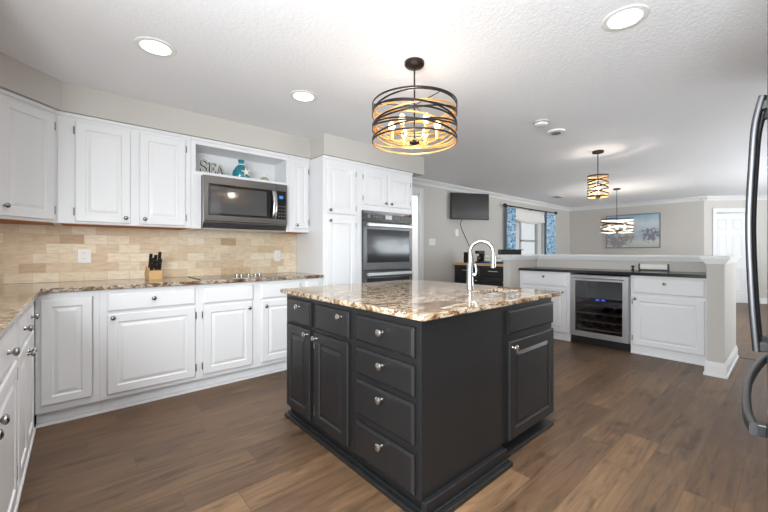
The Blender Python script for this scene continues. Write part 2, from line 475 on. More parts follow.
def wall_panel(name, p0, p1, z0, z1, thick, holes=(), m='wall'):
    """A wall from p0 to p1 (its room face on that line, thickness to the left of the direction), with rectangular holes (s0, s1, z0, z1)."""
    p0 = Vector((*p0, 0)); p1 = Vector((*p1, 0)); L = (p1 - p0).length
    ss = sorted({0, L, *[h[0] for h in holes], *[h[1] for h in holes]}); zs = sorted({z0, z1, *[h[2] for h in holes], *[h[3] for h in holes]})
    bm = B()
    for a, b in zip(ss, ss[1:]):
        for c, d in zip(zs, zs[1:]):
            ms, mz = (a + b) / 2, (c + d) / 2
            if any(h[0] < ms < h[1] and h[2] < mz < h[3] for h in holes): continue
            box(bm, a, b, 0, thick, c, d)
    bmesh.ops.remove_doubles(bm, verts=bm.verts[:], dist=1e-5)
    dead = {}
    for f in bm.faces: dead.setdefault(frozenset(v.index for v in f.verts), []).append(f)
    bm.verts.index_update()
    dead = {}
    for f in bm.faces: dead.setdefault(frozenset(v.index for v in f.verts), []).append(f)
    bmesh.ops.delete(bm, geom=[f for fl in dead.values() if len(fl) > 1 for f in fl], context='FACES_ONLY')
    ang = math.atan2((p1 - p0).y, (p1 - p0).x)
    o = struct(name, bm, m); o.location = p0; o.rotation_euler = (0, 0, ang)
    return o


# ------------------------------------------------------------------ room shell
YA = 3.945       # kitchen back wall
YD = 4.33        # dining wall with the television
XL = -0.82       # side wall by the camera
XF = 10.75       # far wall with the picture
YR = -2.6        # wall beside / behind the camera
EX = XF + 1.36 - YR   # where the diagonal meets that wall

struct('floor', box(B(), XL - .15, EX + .2, YR - .15, YD + .15, -0.1, 0), 'floor')
struct('ceiling', box(B(), XL - .15, EX + .2, YR - .15, YD + .15, CEIL, CEIL + .1), 'ceil')
wall_panel('wall_back', (XL, YA), (3.36, YA), 0, CEIL, 0.15)
wall_panel('wall_jog', (3.36, YA + .15), (3.36, YD + .15), 0, CEIL, 0.1)
WX0, WX1, WZ0, WZ1 = 7.58, 9.12, 0.86, 2.10
DX0, DX1, DZ = 3.66, 4.46, 2.19
wall_panel('wall_dining', (3.36, YD), (XF + .12, YD), 0, CEIL, 0.15, [(WX0 - 3.36, WX1 - 3.36, WZ0, WZ1), (DX0 - 3.36, DX1 - 3.36, 0, DZ)])
wall_panel('wall_far', (XF, YD), (XF, 1.36), 0, CEIL, 0.12)
DL = math.hypot(EX - XF, 1.36 - YR)
DS0, DS1, DTOP = 0.255, 1.015, 2.085
wall_panel('wall_diagonal', (XF, 1.36), (EX, YR), 0, CEIL, 0.12, [(DS0, DS1, 0, DTOP)])
wall_panel('wall_right', (EX, YR), (XL, YR), 0, CEIL, 0.15, [(EX - 9.9, EX - 7.3, 0.4, 2.15), (EX - 7.1, EX - 5.1, .12, 2.18)])
wall_panel('wall_left', (XL, YA), (XL, YR), 0, CEIL, -0.15, [(YA - 1.05, YA + 1.65, .95, 2.05)])
for i, (a, b, c, d) in enumerate(((7.3, 9.9, .4, 2.15), (5.1, 7.1, .12, 2.18))):
    bm = B()
    for x in (a, (a + b) / 2 - .03, b - .06): box(bm, x, x + .06, YR - .09, YR - .03, c, d)
    for z in (c, d - .06): box(bm, a, b, YR - .09, YR - .03, z, z + .06)
    w = struct('window_%d' % (i + 2), bm, 'trim')
    struct('window_pane', box(B(), a, b, YR - .064, YR - .058, c, d), 'pane', w)

bm = B()
for y in (-1.65, -.33, .99): box(bm, XL - .09, XL - .03, y, y + .06, .95, 2.05)
for z in (.95, 1.99): box(bm, XL - .09, XL - .03, -1.65, 1.05, z, z + .06)
w = struct('window_4', bm, 'trim')  # unseen window added around the side fill light
struct('window_pane', box(B(), XL - .064, XL - .058, -1.65, 1.05, .95, 2.05), 'pane', w)

# soffits over the cabinets
SOF, SOFT = 3.583, 3.297
struct('wall_soffit', prism(B(), [(XL, 3.287), (-.382, 3.287), (-.086, SOF), (1.957, SOF), (1.957, YA), (XL, YA)], 2.228, CEIL), 'wall')
struct('wall_soffit_tall', box(B(), 1.957, 3.50, SOFT, YA + .3, 2.215, CEIL), 'wall')
struct('wall_soffit_side', box(B(), XL, -.382, 0.9, 3.287, 2.228, CEIL), 'wall')

# unseen block added beside the refrigerator to darken the island end's reflection
struct('wall_light_block', box(B(), 1.99, 3.9, -.78, -.02, 0, CEIL - .001), 'wall')
# tiled splash
struct('wall_backsplash', box(B(), XL + .012, 1.960, YA - .011, YA, .9385, 1.50), 'tile')
struct('wall_backsplash_side', box(B(), XL, XL + .011, 1.75, YA - .012, .9385, 1.50), 'tile')

# crown moulding
CRP = [(0, 0), (0, -.018), (-.012, -.024), (-.03, -.05), (-.058, -.074), (-.058, -.095), (0, -.095)]
def crown(name, p0, p1, inward):
    bm = B(); p0 = Vector((*p0, CEIL)); p1 = Vector((*p1, CEIL)); iv = Vector((*inward, 0))
    prof = [(0, 0), (.085, 0), (.085, -.014), (.065, -.03), (.03, -.055), (.018, -.078), (.014, -.09), (0, -.09)]
    rings = [[bm.verts.new(p + iv * a + Vector((0, 0, b))) for a, b in prof] for p in (p0, p1)]
    n = len(prof)
    for j in range(n): bm.faces.new((rings[0][j], rings[0][(j + 1) % n], rings[1][(j + 1) % n], rings[1][j]))
    bm.faces.new(rings[0]); bm.faces.new(rings[1])
    struct(name, bm, 'trim')
crown('trim_1', (3.51, YD), (XF, YD), (0, -1))
crown('trim_2', (XF, YD), (XF, 1.30), (-1, 0))
q = math.sqrt(.5)
crown('trim_3', (XF - .03, 1.39), (EX, YR), (-q, -q))

# baseboards in the dining room
def baseboard(name, p0, p1, inward, h=.13, t=.016):
    bm = B(); iv = Vector((*inward, 0)); pr = [(0, 0), (t + .01, 0), (t + .01, .02), (t, .026), (t, h - .03), (t * .6, h - .01), (t * .5, h), (0, h)]
    rings = [[bm.verts.new(Vector((*p, 0)) + iv * a + Vector((0, 0, b))) for a, b in pr] for p in (p0, p1)]
    n = len(pr)
    for j in range(n): bm.faces.new((rings[0][j], rings[0][(j + 1) % n], rings[1][(j + 1) % n], rings[1][j]))
    bm.faces.new(rings[0]); bm.faces.new(rings[1])
    return struct(name, bm, 'trim')
baseboard('baseboard_dining', (4.60, YD), (XF, YD), (0, -1))
baseboard('baseboard_far', (XF, YD), (XF, 1.36), (-1, 0))
dv = Vector((q, -q))
pA = Vector((XF, 1.36)); 
baseboard('baseboard_diagonal', tuple(pA + dv * (DS1 + .09)), (EX, YR), (-q, -q))

# half wall around the bar, with a cap moulding
HX, HX2 = 5.395, 5.525
bm = B()
prism(bm, [(4.60, 2.66), (HX, 2.66), (HX, .558), (4.535, .558), (4.535, .43), (HX2, .43), (HX2, 2.77), (4.60, 2.77)], 0, 1.095)
struct('wall_half', bm, 'wall')
def cap_poly(o): return [(4.60 - o, 2.66 - o), (HX - o, 2.66 - o), (HX - o, .558 + o), (4.535 - o, .558 + o), (4.535 - o, .43 - o), (HX2 + o, .43 - o), (HX2 + o, 2.77 + o), (4.60 - o, 2.77 + o)]
bm = B()
for o, z0, z1 in ((.010, 1.062, 1.074), (.018, 1.074, 1.094), (.030, 1.094, 1.110), (.042, 1.110, 1.138)): prism(bm, cap_poly(o), z0, z1)
struct('trim_4', bm, 'trim', bevel=.003)
# base moulding around the end of the half wall
bm = B()
for o, z0, z1 in ((.022, 0, .022), (.014, .022, .105), (.009, .105, .125), (.005, .125, .135)):
    prism(bm, [(4.535 - o, .43 - o), (HX2 + o, .43 - o), (HX2 + o, .43), (4.535, .43), (4.535, .558), (4.78, .558), (4.78, .558 + o), (4.535 - o, .558 + o)], z0, z1)
struct('baseboard_half', bm, 'trim')
bm = B()
for o, z0, z1 in ((.022, 0, .022), (.014, .022, .105), (.007, .105, .13)):
    prism(bm, [(4.80, 2.66), (4.80, 2.66 - o), (4.60 - o, 2.66 - o), (4.60 - o, 2.77 + o), (HX2, 2.77 + o), (HX2, 2.77), (4.60, 2.77), (4.60, 2.66)], z0, z1)
struct('baseboard_return', bm, 'trim')
struct('trim_5', prism(B(), [(5.53, .40), (5.53, YR), (5.57, YR), (5.57, .40)], 0.0, .006), 'strip', label='floor joint strip beside the half wall')

# door in the diagonal wall (local frame: x along the wall, y into the wall)
ANG = math.atan2(-q, q)
bm = B()
for a, b, c, d in ((DS0 - .085, DS0, 0, DTOP + .085), (DS1, DS1 + .085, 0, DTOP + .085), (DS0, DS1, DTOP, DTOP + .085)):
    box(bm, a, b, -.018, 0, c, d)
for a, b, c, d in ((DS0 - .085, DS0 - .065, 0, DTOP + .085), (DS1 + .065, DS1 + .085, 0, DTOP + .085), (DS0 - .085, DS1 + .085, DTOP + .065, DTOP + .085)):
    box(bm, a, b, -.026, -.018, c, d)
for a, b, c, d in ((DS0, DS0 + .015, 0, DTOP), (DS1 - .015, DS1, 0, DTOP), (DS0, DS1, DTOP - .015, DTOP)):
    box(bm, a, b, 0, .12, c, d)
o = struct('trim_6', bm, 'trim', bevel=.003); o.location = (XF, 1.36, 0); o.rotation_euler = (0, 0, ANG)

def panel_door(name, w, h, m='trim'):
    bm = B(); t = .035
    box(bm, 0, w, -t / 2, t / 2, 0, h)
    st = .11; cw = (w - 3 * st) / 2
    for x0 in (st, 2 * st + cw):
        for z0, z1 in ((.22, .80), (.95, 1.55), (1.66, h - .13)):
            for sg in (-1, 1):
                rings_panel(bm, x0, x0 + cw, z0, z1, [(0, sg * (t / 2 - .001)), (.0, sg * (t / 2 + .007)), (.008, sg * (t / 2 + .010)), (.018, sg * (t / 2 + .001)), (.034, sg * (t / 2 + .0012)), (.05, sg * (t / 2 + .009))])
    return struct(name, bm, m)
d1 = panel_door('door_1', DS1 - DS0 - .036, DTOP - .03)
# hinged at the end away from the picture, standing a little open
hp = Vector((XF, 1.36)) + dv * (DS1 - .018) + Vector((q, q)) * .075
d1.location = (hp.x, hp.y, .008); d1.rotation_euler = (0, 0, ANG + PI + math.radians(-7))
for p in (d1,):
    bm = B(); lathe(bm, [(.012, 0), (.012, .02), (.03, .03), (.03, .05), (.018, .062)], 16, Matrix.Translation((DS1 - DS0 - .09, .02, .95)) @ Matrix.Rotation(-PI / 2, 4, 'X'))
    obj('door_knob', bm, 'satin', p, smooth=True)
# space behind that door
bm = B(); box(bm, .0, 1.4, 1.0, 1.06, 0, CEIL)
o = struct('wall_hall', bm, 'wall'); o.location = (XF, 1.36, 0); o.rotation_euler = (0, 0, ANG)

# white door beside the oven cabinet
bm = B()
for a, b, c, d in ((DX0 - .1, DX0, 0, DZ + .1), (DX1, DX1 + .1, 0, DZ + .1), (DX0, DX1, DZ, DZ + .1)): box(bm, a, b, YD - .02, YD, c, d)
for a, b, c, d in ((DX0 - .1, DX0 - .08, 0, DZ + .1), (DX1 + .08, DX1 + .1, 0, DZ + .1), (DX0 - .1, DX1 + .1, DZ + .08, DZ + .1)): box(bm, a, b, YD - .028, YD - .02, c, d)
struct('trim_7', bm, 'trim', bevel=.003)
bm = B(); box(bm, DX0, DX0 + .014, YD, YD + .15, 0, DZ); box(bm, DX1 - .014, DX1, YD, YD + .15, 0, DZ); box(bm, DX0 + .014, DX1 - .014, YD, YD + .15, DZ - .014, DZ)
struct('trim_8', bm, 'trim')
d2 = panel_door('door_2', DX1 - DX0 - .03, DZ - .02)      # standing open into the passage with its added light, hinged on the far jamb
d2.location = (DX1 - .022, YD + .165 + DX1 - DX0 - .03, .008); d2.rotation_euler = (0, 0, -PI / 2)
bm = B(); tube(bm, bez([(.07, -.02, 1.27), (.07, -.07, 1.29), (.07, -.075, 1.38), (.07, -.07, 1.47), (.07, -.02, 1.49)], 8), .008, 8, up=Vector((1, 0, 0)))
obj('door_pull', bm, 'hinge', d2, smooth=True)
PY = YD + .15
bm = B(); box(bm, 3.37, 3.45, PY + .001, 6.2, 0, CEIL); box(bm, 3.45, 4.75, 6.12, 6.2, 0, CEIL); box(bm, 4.75, 4.83, PY + .001, 6.2, 0, CEIL); struct('wall_passage', bm, 'trim')
struct('floor_passage', box(B(), 3.37, 4.83, PY + .001, 6.2, -.1, 0), 'floor'); struct('ceiling_passage', box(B(), 3.37, 4.83, PY + .001, 6.2, CEIL, CEIL + .1), 'ceil')
area('passage_fill_light', (3.75, 5.1, CEIL - .03), (0, 0, 0), .25, .25, 24, (1, .98, .95), 'DISK')  # unseen lamp added to brighten the doorway

# dining window
bm = B()
for a, b, c, d in ((WX0 - .09, WX0, WZ0 - .09, WZ1 + .09), (WX1, WX1 + .09, WZ0 - .09, WZ1 + .09), (WX0, WX1, WZ1, WZ1 + .09), (WX0, WX1, WZ0 - .09, WZ0)): box(bm, a, b, YD - .02, YD, c, d)
box(bm, WX0 - .11, WX1 + .11, YD - .06, YD, WZ0 - .03, WZ0)
for a, b, c, d in ((WX0, WX0 + .40, WZ0, WZ1), (WX1 - .24, WX1, WZ0, WZ1), (WX0, WX1, WZ0, WZ0 + .06), (WX0, WX1, WZ1 - .06, WZ1)): box(bm, a, b, YD + .05, YD + .09, c, d)
w1 = struct('window_1', bm, 'trim', bevel=.003)
bm = B()
box(bm, WX0 + .40, WX0 + .47, YD + .035, YD + .085, WZ0 + .06, WZ1 - .06); box(bm, WX1 - .31, WX1 - .24, YD + .035, YD + .085, WZ0 + .06, WZ1 - .06)
box(bm, WX0 + .40, WX1 - .24, YD + .035, YD + .085, WZ0 + .06, WZ0 + .12); box(bm, WX0 + .40, WX1 - .24, YD + .035, YD + .085, 1.42, 1.47)
struct('window_sash', bm, 'sash', w1)
struct('window_pane', box(B(), WX0 + .46, WX1 - .30, YD + .06, YD + .066, WZ0 + .11, WZ1 - .06), 'pane', w1)


# ------------------------------------------------------------------ cabinet kit
def knob_bm(x, z, y=-.02, r=.0165):
    bm = B()
    lathe(bm, [(.009, 0), (.0085, .003), (.006, .008), (.006, .013), (r * .8, .018), (r, .023), (r * .95, .028), (r * .6, .0325), (.001, .034)], 16,
          Matrix.Translation((x, y, z)) @ Matrix.Rotation(PI / 2, 4, 'X'))
    return bm


def hinge_bm(x, z, y=-.012):
    return lathe(B(), [(.002, -.030), (.0048, -.028), (.0048, .028), (.002, .030)], 10, Matrix.Translation((x, y, z)))


T = .02
def door_steps(w, h):
    s = min(.058, w * .2, h * .26)
    return [(0, 0), (0, -T + .006), (.003, -T + .002), (.007, -T), (s, -T), (s + .005, -T + .007), (s + .010, -T + .009), (s + .014, -T + .009), (s + .034, -T + .002), (s + .036, -T + .0015)]


def drawer_steps(): return [(0, 0), (0, -T + .008), (.004, -T + .005), (.006, -T + .004), (.013, -T)]


def fronts(root, specs, m, km):
    for f in specs:
        bm = B(); w, h = f['x1'] - f['x0'], f['z1'] - f['z0']
        rings_panel(bm, f['x0'], f['x1'], f['z0'], f['z1'], door_steps(w, h) if f['k'] == 'door' else drawer_steps())
        bmesh.ops.translate(bm, verts=bm.verts[:], vec=(0, -.0008, 0))
        d = obj(f['k'], bm, m, root)
        if f.get('knob'):
            obj('knob', knob_bm(*f['knob'], y=-T - .0004, r=.0195 if km == 'satin' else .0165), km, d, smooth=True)
        hs = f.get('hinge')
        if hs:
            hx = f['x0'] - .0065 if hs == 'l' else f['x1'] + .0065
            for hz in (f['z0'] + .075, f['z1'] - .075): obj('hinge', hinge_bm(hx, hz), f.get('hm', 'hinge'), d, smooth=True)


def D(x0, x1, z0, z1, knob=None, hinge=None, hm='hinge'): return dict(k='door', x0=x0, x1=x1, z0=z0, z1=z1, knob=knob, hinge=hinge, hm=hm)
def W(x0, x1, z0, z1, knob=None): return dict(k='drawer', x0=x0, x1=x1, z0=z0, z1=z1, knob=knob)


def cabinet(name, label, cat, loc, rotz, w, d, z0, z1, specs, m='cabinet', km='nickel', group=None, toe=None, body=True):
    """Local frame: x along the front, front face frame at y = 0 looking to -y, z from the floor (or from loc z)."""
    r = thing(name, label, cat, loc, rotz, group)
    if body:
        obj('carcass', box(B(), 0, w, 0, d, z0, z1), m, r, bevel=.002)
    if toe is not None:
        k = .028 if toe > .02 else 0
        bm = B(); box(bm, 0, w, toe + k, d - .01, 0, z0 - .001); box(bm, 0, w, toe - .012, toe + k, 0, .020)
        obj('toe_kick', bm, m, r, bevel=.003)
    fronts(r, specs, m, km)
    return r


# --- back wall base run (frame face at Y = 3.335)
FY = 3.335
BD = YA - .013 - FY
G = 'white base cabinets'
def base(name, label, x0, x1, specs, body=True):
    sp = [dict(f, x0=f['x0'] - x0, x1=f['x1'] - x0, knob=(f['knob'][0] - x0, f['knob'][1]) if f.get('knob') else None) for f in specs]
    return cabinet(name, label, 'base cabinet', (x0, FY, 0), 0, x1 - x0 - .0003, BD, .10, .905, sp, toe=.032, group=G, body=body)

cb = base('corner_base_cabinet', 'white corner base cabinet with one tall raised panel door and no knob', -.208, .122, [D(-.183, .080, .150, .862)], body=False)
bm = B(); box(bm, 0, .330, .02, BD, .10, .905); box(bm, 0, .289, 0, .02, .10, .905); box(bm, .296, .330, 0, .02, .10, .905); box(bm, .289, .296, 0, .02, .865, .905); box(bm, .289, .296, 0, .02, .10, .147)
obj('carcass', bm, 'cabinet', cb)
base('base_cabinet', 'white base cabinet with one wide drawer over one wide door below the knife block', .122, .772,
     [W(.164, .742, .742, .880, (.449, .822)), D(.164, .742, .135, .722, (.197, .697), 'r')])
base('base_cabinet', 'white base cabinet with two doors and two false drawer fronts under the cooktop', .772, 1.735,
     [W(.803, 1.225, .738, .876), D(.803, 1.218, .138, .722, (1.182, .668), 'l'), W(1.298, 1.70, .738, .876), D(1.305, 1.70, .138, .722, (1.338, .668), 'r')])
base('base_cabinet', 'narrow white base cabinet between the cooktop cabinet and tall pantry', 1.735, 1.960,
     [W(1.762, 1.918, .738, .876), D(1.762, 1.918, .138, .722)])

# --- side run (frame face at X = -.21 looking to +X)
FX = -.212
SDp = FX - XL - .013
def side(name, label, y0, y1, specs):
    sp = [dict(f, x0=f['x0'] - y0, x1=f['x1'] - y0, knob=(f['knob'][0] - y0, f['knob'][1]) if f.get('knob') else None) for f in specs]
    return cabinet(name, label, 'base cabinet', (FX, y0, 0), PI / 2, y1 - y0 - .0003, SDp, .10, .905, sp, toe=.004, group=G)
side('base_cabinet', 'white side-run base cabinet with two drawers and two doors, next to the corner', 2.235, 3.05,
     [W(2.27, 2.615, .742, .880, (2.436, .815)), W(2.645, 2.98, .742, .880, (2.80, .822)), D(2.27, 2.622, .135, .722, (2.592, .66), 'l'), D(2.638, 2.98, .135, .722, (2.668, .66), 'r')])
side('base_cabinet', 'white side-run base cabinet cut off by the edge of the photo', .95, 2.235,
     [W(1.59, 2.20, .742, .880, (1.9, .815)), W(.985, 1.555, .742, .880, (1.27, .815)), D(1.58, 2.20, .135, .722, (1.63, .66), 'r'), D(.985, 1.56, .135, .722, (1.51, .66), 'l')])
o = cabinet('corner_filler', 'white filler panel in the inner corner of the base cabinets', 'filler panel', (FX, 3.05, 0), PI / 2, .283, .30, .10, .905, [], toe=.004)

# --- worktop of the perimeter
bm = B()
prism(bm, [(XL + .0125, YA - .0125), (XL + .0125, .94), (-.178, .94), (-.178, 3.296), (1.959, 3.296), (1.959, YA - .0125)], .9065, .9375)
tag(obj('granite_worktop', bm, 'granite_wall', None, bevel=.006, seg=3), 'speckled beige granite worktop running around the corner under the wall cabinets', 'worktop')

# --- wall cabinets (frame face Y = 3.612)
UY = 3.612
UD = YA - .0125 - UY
UZ0, UZ1 = 1.392, 2.226
def wallcab(name, label, x0, x1, specs, z0=UZ0):
    sp = [dict(f, x0=f['x0'] - x0, x1=f['x1'] - x0, z0=f['z0'] - z0, z1=f['z1'] - z0, knob=(f['knob'][0] - x0, f['knob'][1] - z0) if f.get('knob') else None) for f in specs]
    r = cabinet(name, label, 'wall cabinet', (x0, UY, z0), 0, x1 - x0 - .0015, UD, .004, UZ1 - z0, sp, group='white wall cabinets')
    obj('bottom_panel', box(B(), .02, x1 - x0 - .02, .018, UD - .01, 0, .0035), 'rawwood', r)['label'] = 'unpainted wooden underside'
    obj('top_moulding', box(B(), 0, x1 - x0 - .0015, -.012, -.0005, UZ1 - z0 - .028, UZ1 - z0), 'cabinet', r, bevel=.003)
    return r
wallcab('wall_cabinet', 'white two-door wall cabinet between the angled corner cabinet and the microwave', -.110, .772,
        [D(-.012, .328, 1.412, 2.176, (.296, 1.455), 'l'), D(.388, .726, 1.412, 2.172, (.424, 1.455), 'r')])
wallcab('wall_cabinet', 'narrow white single-door wall cabinet between microwave and tall pantry', 1.715, 1.960,
        [D(1.757, 1.938, 1.435, 2.150, (1.79, 1.472), 'r')])
# angled corner cabinet
CX, CY, CF = -.1115, UY + .0015, .418
r = thing('corner_wall_cabinet', 'white angled corner wall cabinet with one door', 'wall cabinet', (CX, CY, UZ0), PI / 4, 'white wall cabinets')
inv = Matrix.Rotation(-PI / 4, 4, 'Z') @ Matrix.Translation((-CX, -CY, 0))
e_ = CF * math.sqrt(.5)
pl = [(CX, CY), (CX, YA - .0125), (XL + .0125, YA - .0125), (XL + .0125, CY - e_), (CX - e_, CY - e_)]
bm = B(); prism(bm, [tuple((inv @ Vector((x, y, 0)))[:2]) for x, y in pl], .004, UZ1 - UZ0)
obj('carcass', bm, 'cabinet', r)
cen = (CX - .33, CY)
bm = B(); prism(bm, [tuple((inv @ Vector((cen[0] + (x - cen[0]) * .93, cen[1] + (y - cen[1]) * .93, 0)))[:2]) for x, y in pl], 0, .0035)
obj('bottom_panel', bm, 'rawwood', r)['label'] = 'unpainted wooden underside'
fronts(r, [D(-.387, -.034, .022, .785, (-.357, .088), 'r')], 'cabinet', 'nickel')
obj('top_moulding', box(B(), -CF + .005, -.004, -.012, -.0005, UZ1 - UZ0 - .028, UZ1 - UZ0), 'cabinet', r, bevel=.003)
# side-wall cabinet, outside the photo
r = thing('wall_cabinet', 'white wall cabinet on the side wall beyond the angled corner cabinet', 'wall cabinet', (CX - e_, 2.2, UZ0), PI / 2, 'white wall cabinets')
sd = CX - e_ - XL - .0125; sw_ = CY - e_ - 2.2 - .001
obj('carcass', box(B(), 0, sw_, 0, sd, .004, UZ1 - UZ0), 'cabinet', r)
fronts(r, [D(.03, sw_ / 2 - .015, .022, .785, (sw_ / 2 - .045, .06), 'l'), D(sw_ / 2 + .015, sw_ - .03, .022, .785, (sw_ / 2 + .045, .06), 'r')], 'cabinet', 'nickel')

# microwave unit with the open niche
r = thing('niche_cabinet', 'white wall unit with an open display niche above the microwave', 'wall cabinet', (.772, UY, 1.395), 0, 'white wall cabinets')
w = 1.715 - .772 - .0015; NZ0, NZ1 = 1.920 - 1.395, 2.165 - 1.395; zt = UZ1 - 1.395; zs = 1.888 - 1.395
a, b_ = .038, w - .030
bm = B()
box(bm, 0, a, 0, UD, 0, zt); box(bm, b_, w, 0, UD, 0, zt); box(bm, a, b_, 0, UD, NZ1, zt)
box(bm, a, b_, UD - .012, UD, NZ0, NZ1); box(bm, a, a + .046, 0, UD - .02, 0, zs - .0005)
obj('carcass', bm, 'cabinet', r)
obj('niche_shelf', box(B(), a, b_, 0, UD, zs, NZ0), 'cabinet', r, bevel=.002)
obj('top_moulding', box(B(), 0, w, -.012, -.0005, zt - .028, zt), 'cabinet', r, bevel=.003)

# --- tall cabinets (frame face Y = 3.322)
TY = 3.322
TD = YA - .0125 - TY
r = cabinet('pantry_cabinet', 'tall white pantry cabinet with a short door over a long door', 'tall cabinet', (1.9615, TY, 0), 0, 2.425 - 1.963, TD, .10, 2.212,
            [D(.042, .420, 1.596, 2.138, (.072, 1.632), 'r'), D(.042, .420, .14, 1.553, (.072, 1.518), 'r')], toe=.032)
obj('top_moulding', box(B(), 0, .462, -.012, -.0005, 2.180, 2.212), 'cabinet', r, bevel=.003)
x0 = 2.425
r = thing('oven_cabinet', 'tall white cabinet around the built-in oven with two small doors on top', 'tall cabinet', (x0, TY, 0))
w = 3.300 - x0; oz0, oz1 = .36, 1.668; oa, ob = 2.474 - x0, 3.276 - x0
bm = B()
box(bm, 0, oa, 0, .02, oz0, oz1); box(bm, ob, w, 0, .02, oz0, oz1)
box(bm, 0, .02, .02, TD, oz0, oz1); box(bm, w - .02, w, .02, TD, oz0, oz1); box(bm, .02, w - .02, TD - .012, TD, oz0, oz1)
box(bm, 0, w, 0, TD, oz1, 2.212); box(bm, 0, w, 0, TD, .10, oz0)
obj('carcass', bm, 'cabinet', r)
bm = B(); box(bm, 0, w, .032, TD - .01, 0, .099); obj('toe_kick', bm, 'cabinet', r)
fronts(r, [D(.068, .421, 1.732, 2.128, (.392, 1.768), 'l'), D(.452, .825, 1.732, 2.122, (.484, 1.768), 'r'), W(.05, .825, .13, .34, (.437, .235))], 'cabinet', 'nickel')
obj('top_moulding', box(B(), 0, w, -.012, -.0005, 2.180, 2.212), 'cabinet', r, bevel=.003)

# ------------------------------------------------------------------ built-in double oven
r = thing('double_oven', 'black stainless built-in double oven in the tall white cabinet', 'oven', (oa + x0 + .002, TY, oz0 + .002))
ow = ob - oa - .004; oh = oz1 - oz0 - .004
obj('oven_body', box(B(), .01, ow - .01, 0.001, .52, .004, oh - .004), 'blackplastic', r)
cz = oh - .125
obj('control_panel', box(B(), .0, ow, -.022, -.0005, cz, oh), 'blackglass', r, bevel=.003)
pnl = r.children[-1]
obj('display', box(B(), ow * .43, ow * .56, -.0236, -.0221, cz + .035, cz + .085), 'display2', pnl)
for k in range(8):
    bx_ = ow * ((.2 + .05 * k) if k < 4 else (.64 + .06 * (k - 4)))
    bm = B(); box(bm, bx_, bx_ + .02, -.0234, -.0221, cz + .05, cz + .062); obj('button', bm, 'greyplastic', pnl)
lathe_dial = lathe(B(), [(.024, 0), (.024, .004), (.018, .007)], 20, Matrix.Translation((ow * .11, -.0222, cz + .06)) @ Matrix.Rotation(PI / 2, 4, 'X'))
obj('dial', lathe_dial, 'greyplastic', pnl, smooth=True)
for (z0, z1) in ((.600, cz - .008), (.02, .592)):
    bm = B(); rings_panel(bm, 0, ow, z0, z1, [(0, -.0008), (0, -.026), (.003, -.03), (.028, -.03)])
    dr = obj('oven_door', bm, 'ovensteel', r)
    bm = B(); rings_panel(bm, .055, ow - .055, z0 + .09, z1 - .085, [(0, -.0302), (0, -.0318), (.004, -.0322)]); obj('window', bm, 'ovenglass', dr)
    hz = z1 - .036
    bm = B(); box(bm, .035, ow - .035, -.085, -.062, hz - .019, hz + .019)
    obj('handle', bm, 'steel', dr, bevel=.006)
    for hx in (.05, ow - .075):
        bm = B(); box(bm, hx, hx + .025, -.0625, -.0295, hz - .012, hz + .012); obj('handle_mount', bm, 'steel', dr)

# ------------------------------------------------------------------ microwave
mx0, mx1 = .866, 1.676
r = thing('microwave', 'stainless over-range microwave under the display niche', 'microwave', (mx0 - .006, 3.556, 1.404))
mw = mx1 - mx0 - .008; mh = 1.886 - 1.404
bm = B()
a0 = [(0, .02), (0, mh)]
poly = [(.035, .0), (.40, .0), (.40, mh), (.0, mh), (.0, .05)]
va = [bm.verts.new((0, y, z)) for y, z in poly]; vb = [bm.verts.new((mw, y, z)) for y, z in poly]
bm.faces.new(va); bm.faces.new(vb)
for i in range(5): bm.faces.new((va[i], va[(i + 1) % 5], vb[(i + 1) % 5], vb[i]))
obj('microwave_body', bm, 'darksteel', r, bevel=.002)
xd = mw * .845
bm = B(); rings_panel(bm, .002, xd, .062, mh - .004, [(0, -.0005), (0, -.018), (.003, -.021)]); dr = obj('microwave_door', bm, 'darksteel', r)
bm = B(); rings_panel(bm, .035, xd - .012, .115, mh - .075, [(0, -.0212), (0, -.0225), (.003, -.023)]); obj('window_frame', bm, 'blackglass', dr)
bm = B(); rings_panel(bm, .055, xd - .10, .135, mh - .10, [(0, -.0232), (.002, -.0238)]); obj('window', bm, 'microwaveglass', dr)
bm = B(); rings_panel(bm, xd + .002, mw - .002, .062, mh - .004, [(0, -.0005), (0, -.018), (.003, -.021)]); kp = obj('side_panel', bm, 'darksteel', r)
bm = B(); rings_panel(bm, xd + .001, mw - .018, .115, mh - .075, [(0, -.0212), (0, -.0225), (.003, -.023)]); obj('keypad', bm, 'blackglass', kp)
obj('display', box(B(), xd + .034, xd + .075, -.0245, -.0232, mh - .155, mh - .125), 'display', kp)
bm = B()
for i in range(3):
    for j in range(4): box(bm, xd + .022 + i * .03, xd + .038 + i * .03, -.0242, -.0232, .14 + j * .035, .146 + j * .035)
obj('key_marks', bm, 'greyplastic', kp)
hx = xd - .03
pts = bez([(hx, -.022, .125), (hx, -.052, .145), (hx + .004, -.066, .25), (hx, -.052, mh - .105), (hx, -.022, mh - .085)], 8)
bm = B(); tube(bm, pts, .019, 12, up=Vector((1, 0, 0)), ry=.010) if False else sweep(bm, pts, circ(.009, 12, .022), up=Vector((1, 0, 0)))
obj('handle', bm, 'chrome', dr, smooth=True)
bm = B()
for k in range(26): box(bm, .03 + k * .029, .05 + k * .029, -.002, .002, mh - .0, mh + .0005)
bm.free()
bm = B(); box(bm, .02, mw - .02, .006, .03, .012, .05); obj('vent_grille', bm, 'blackplastic', r)
bm = B(); box(bm, .01, mw - .01, .05, .39, -.008, -.0005); obj('bottom_plate', bm, 'steel', r)

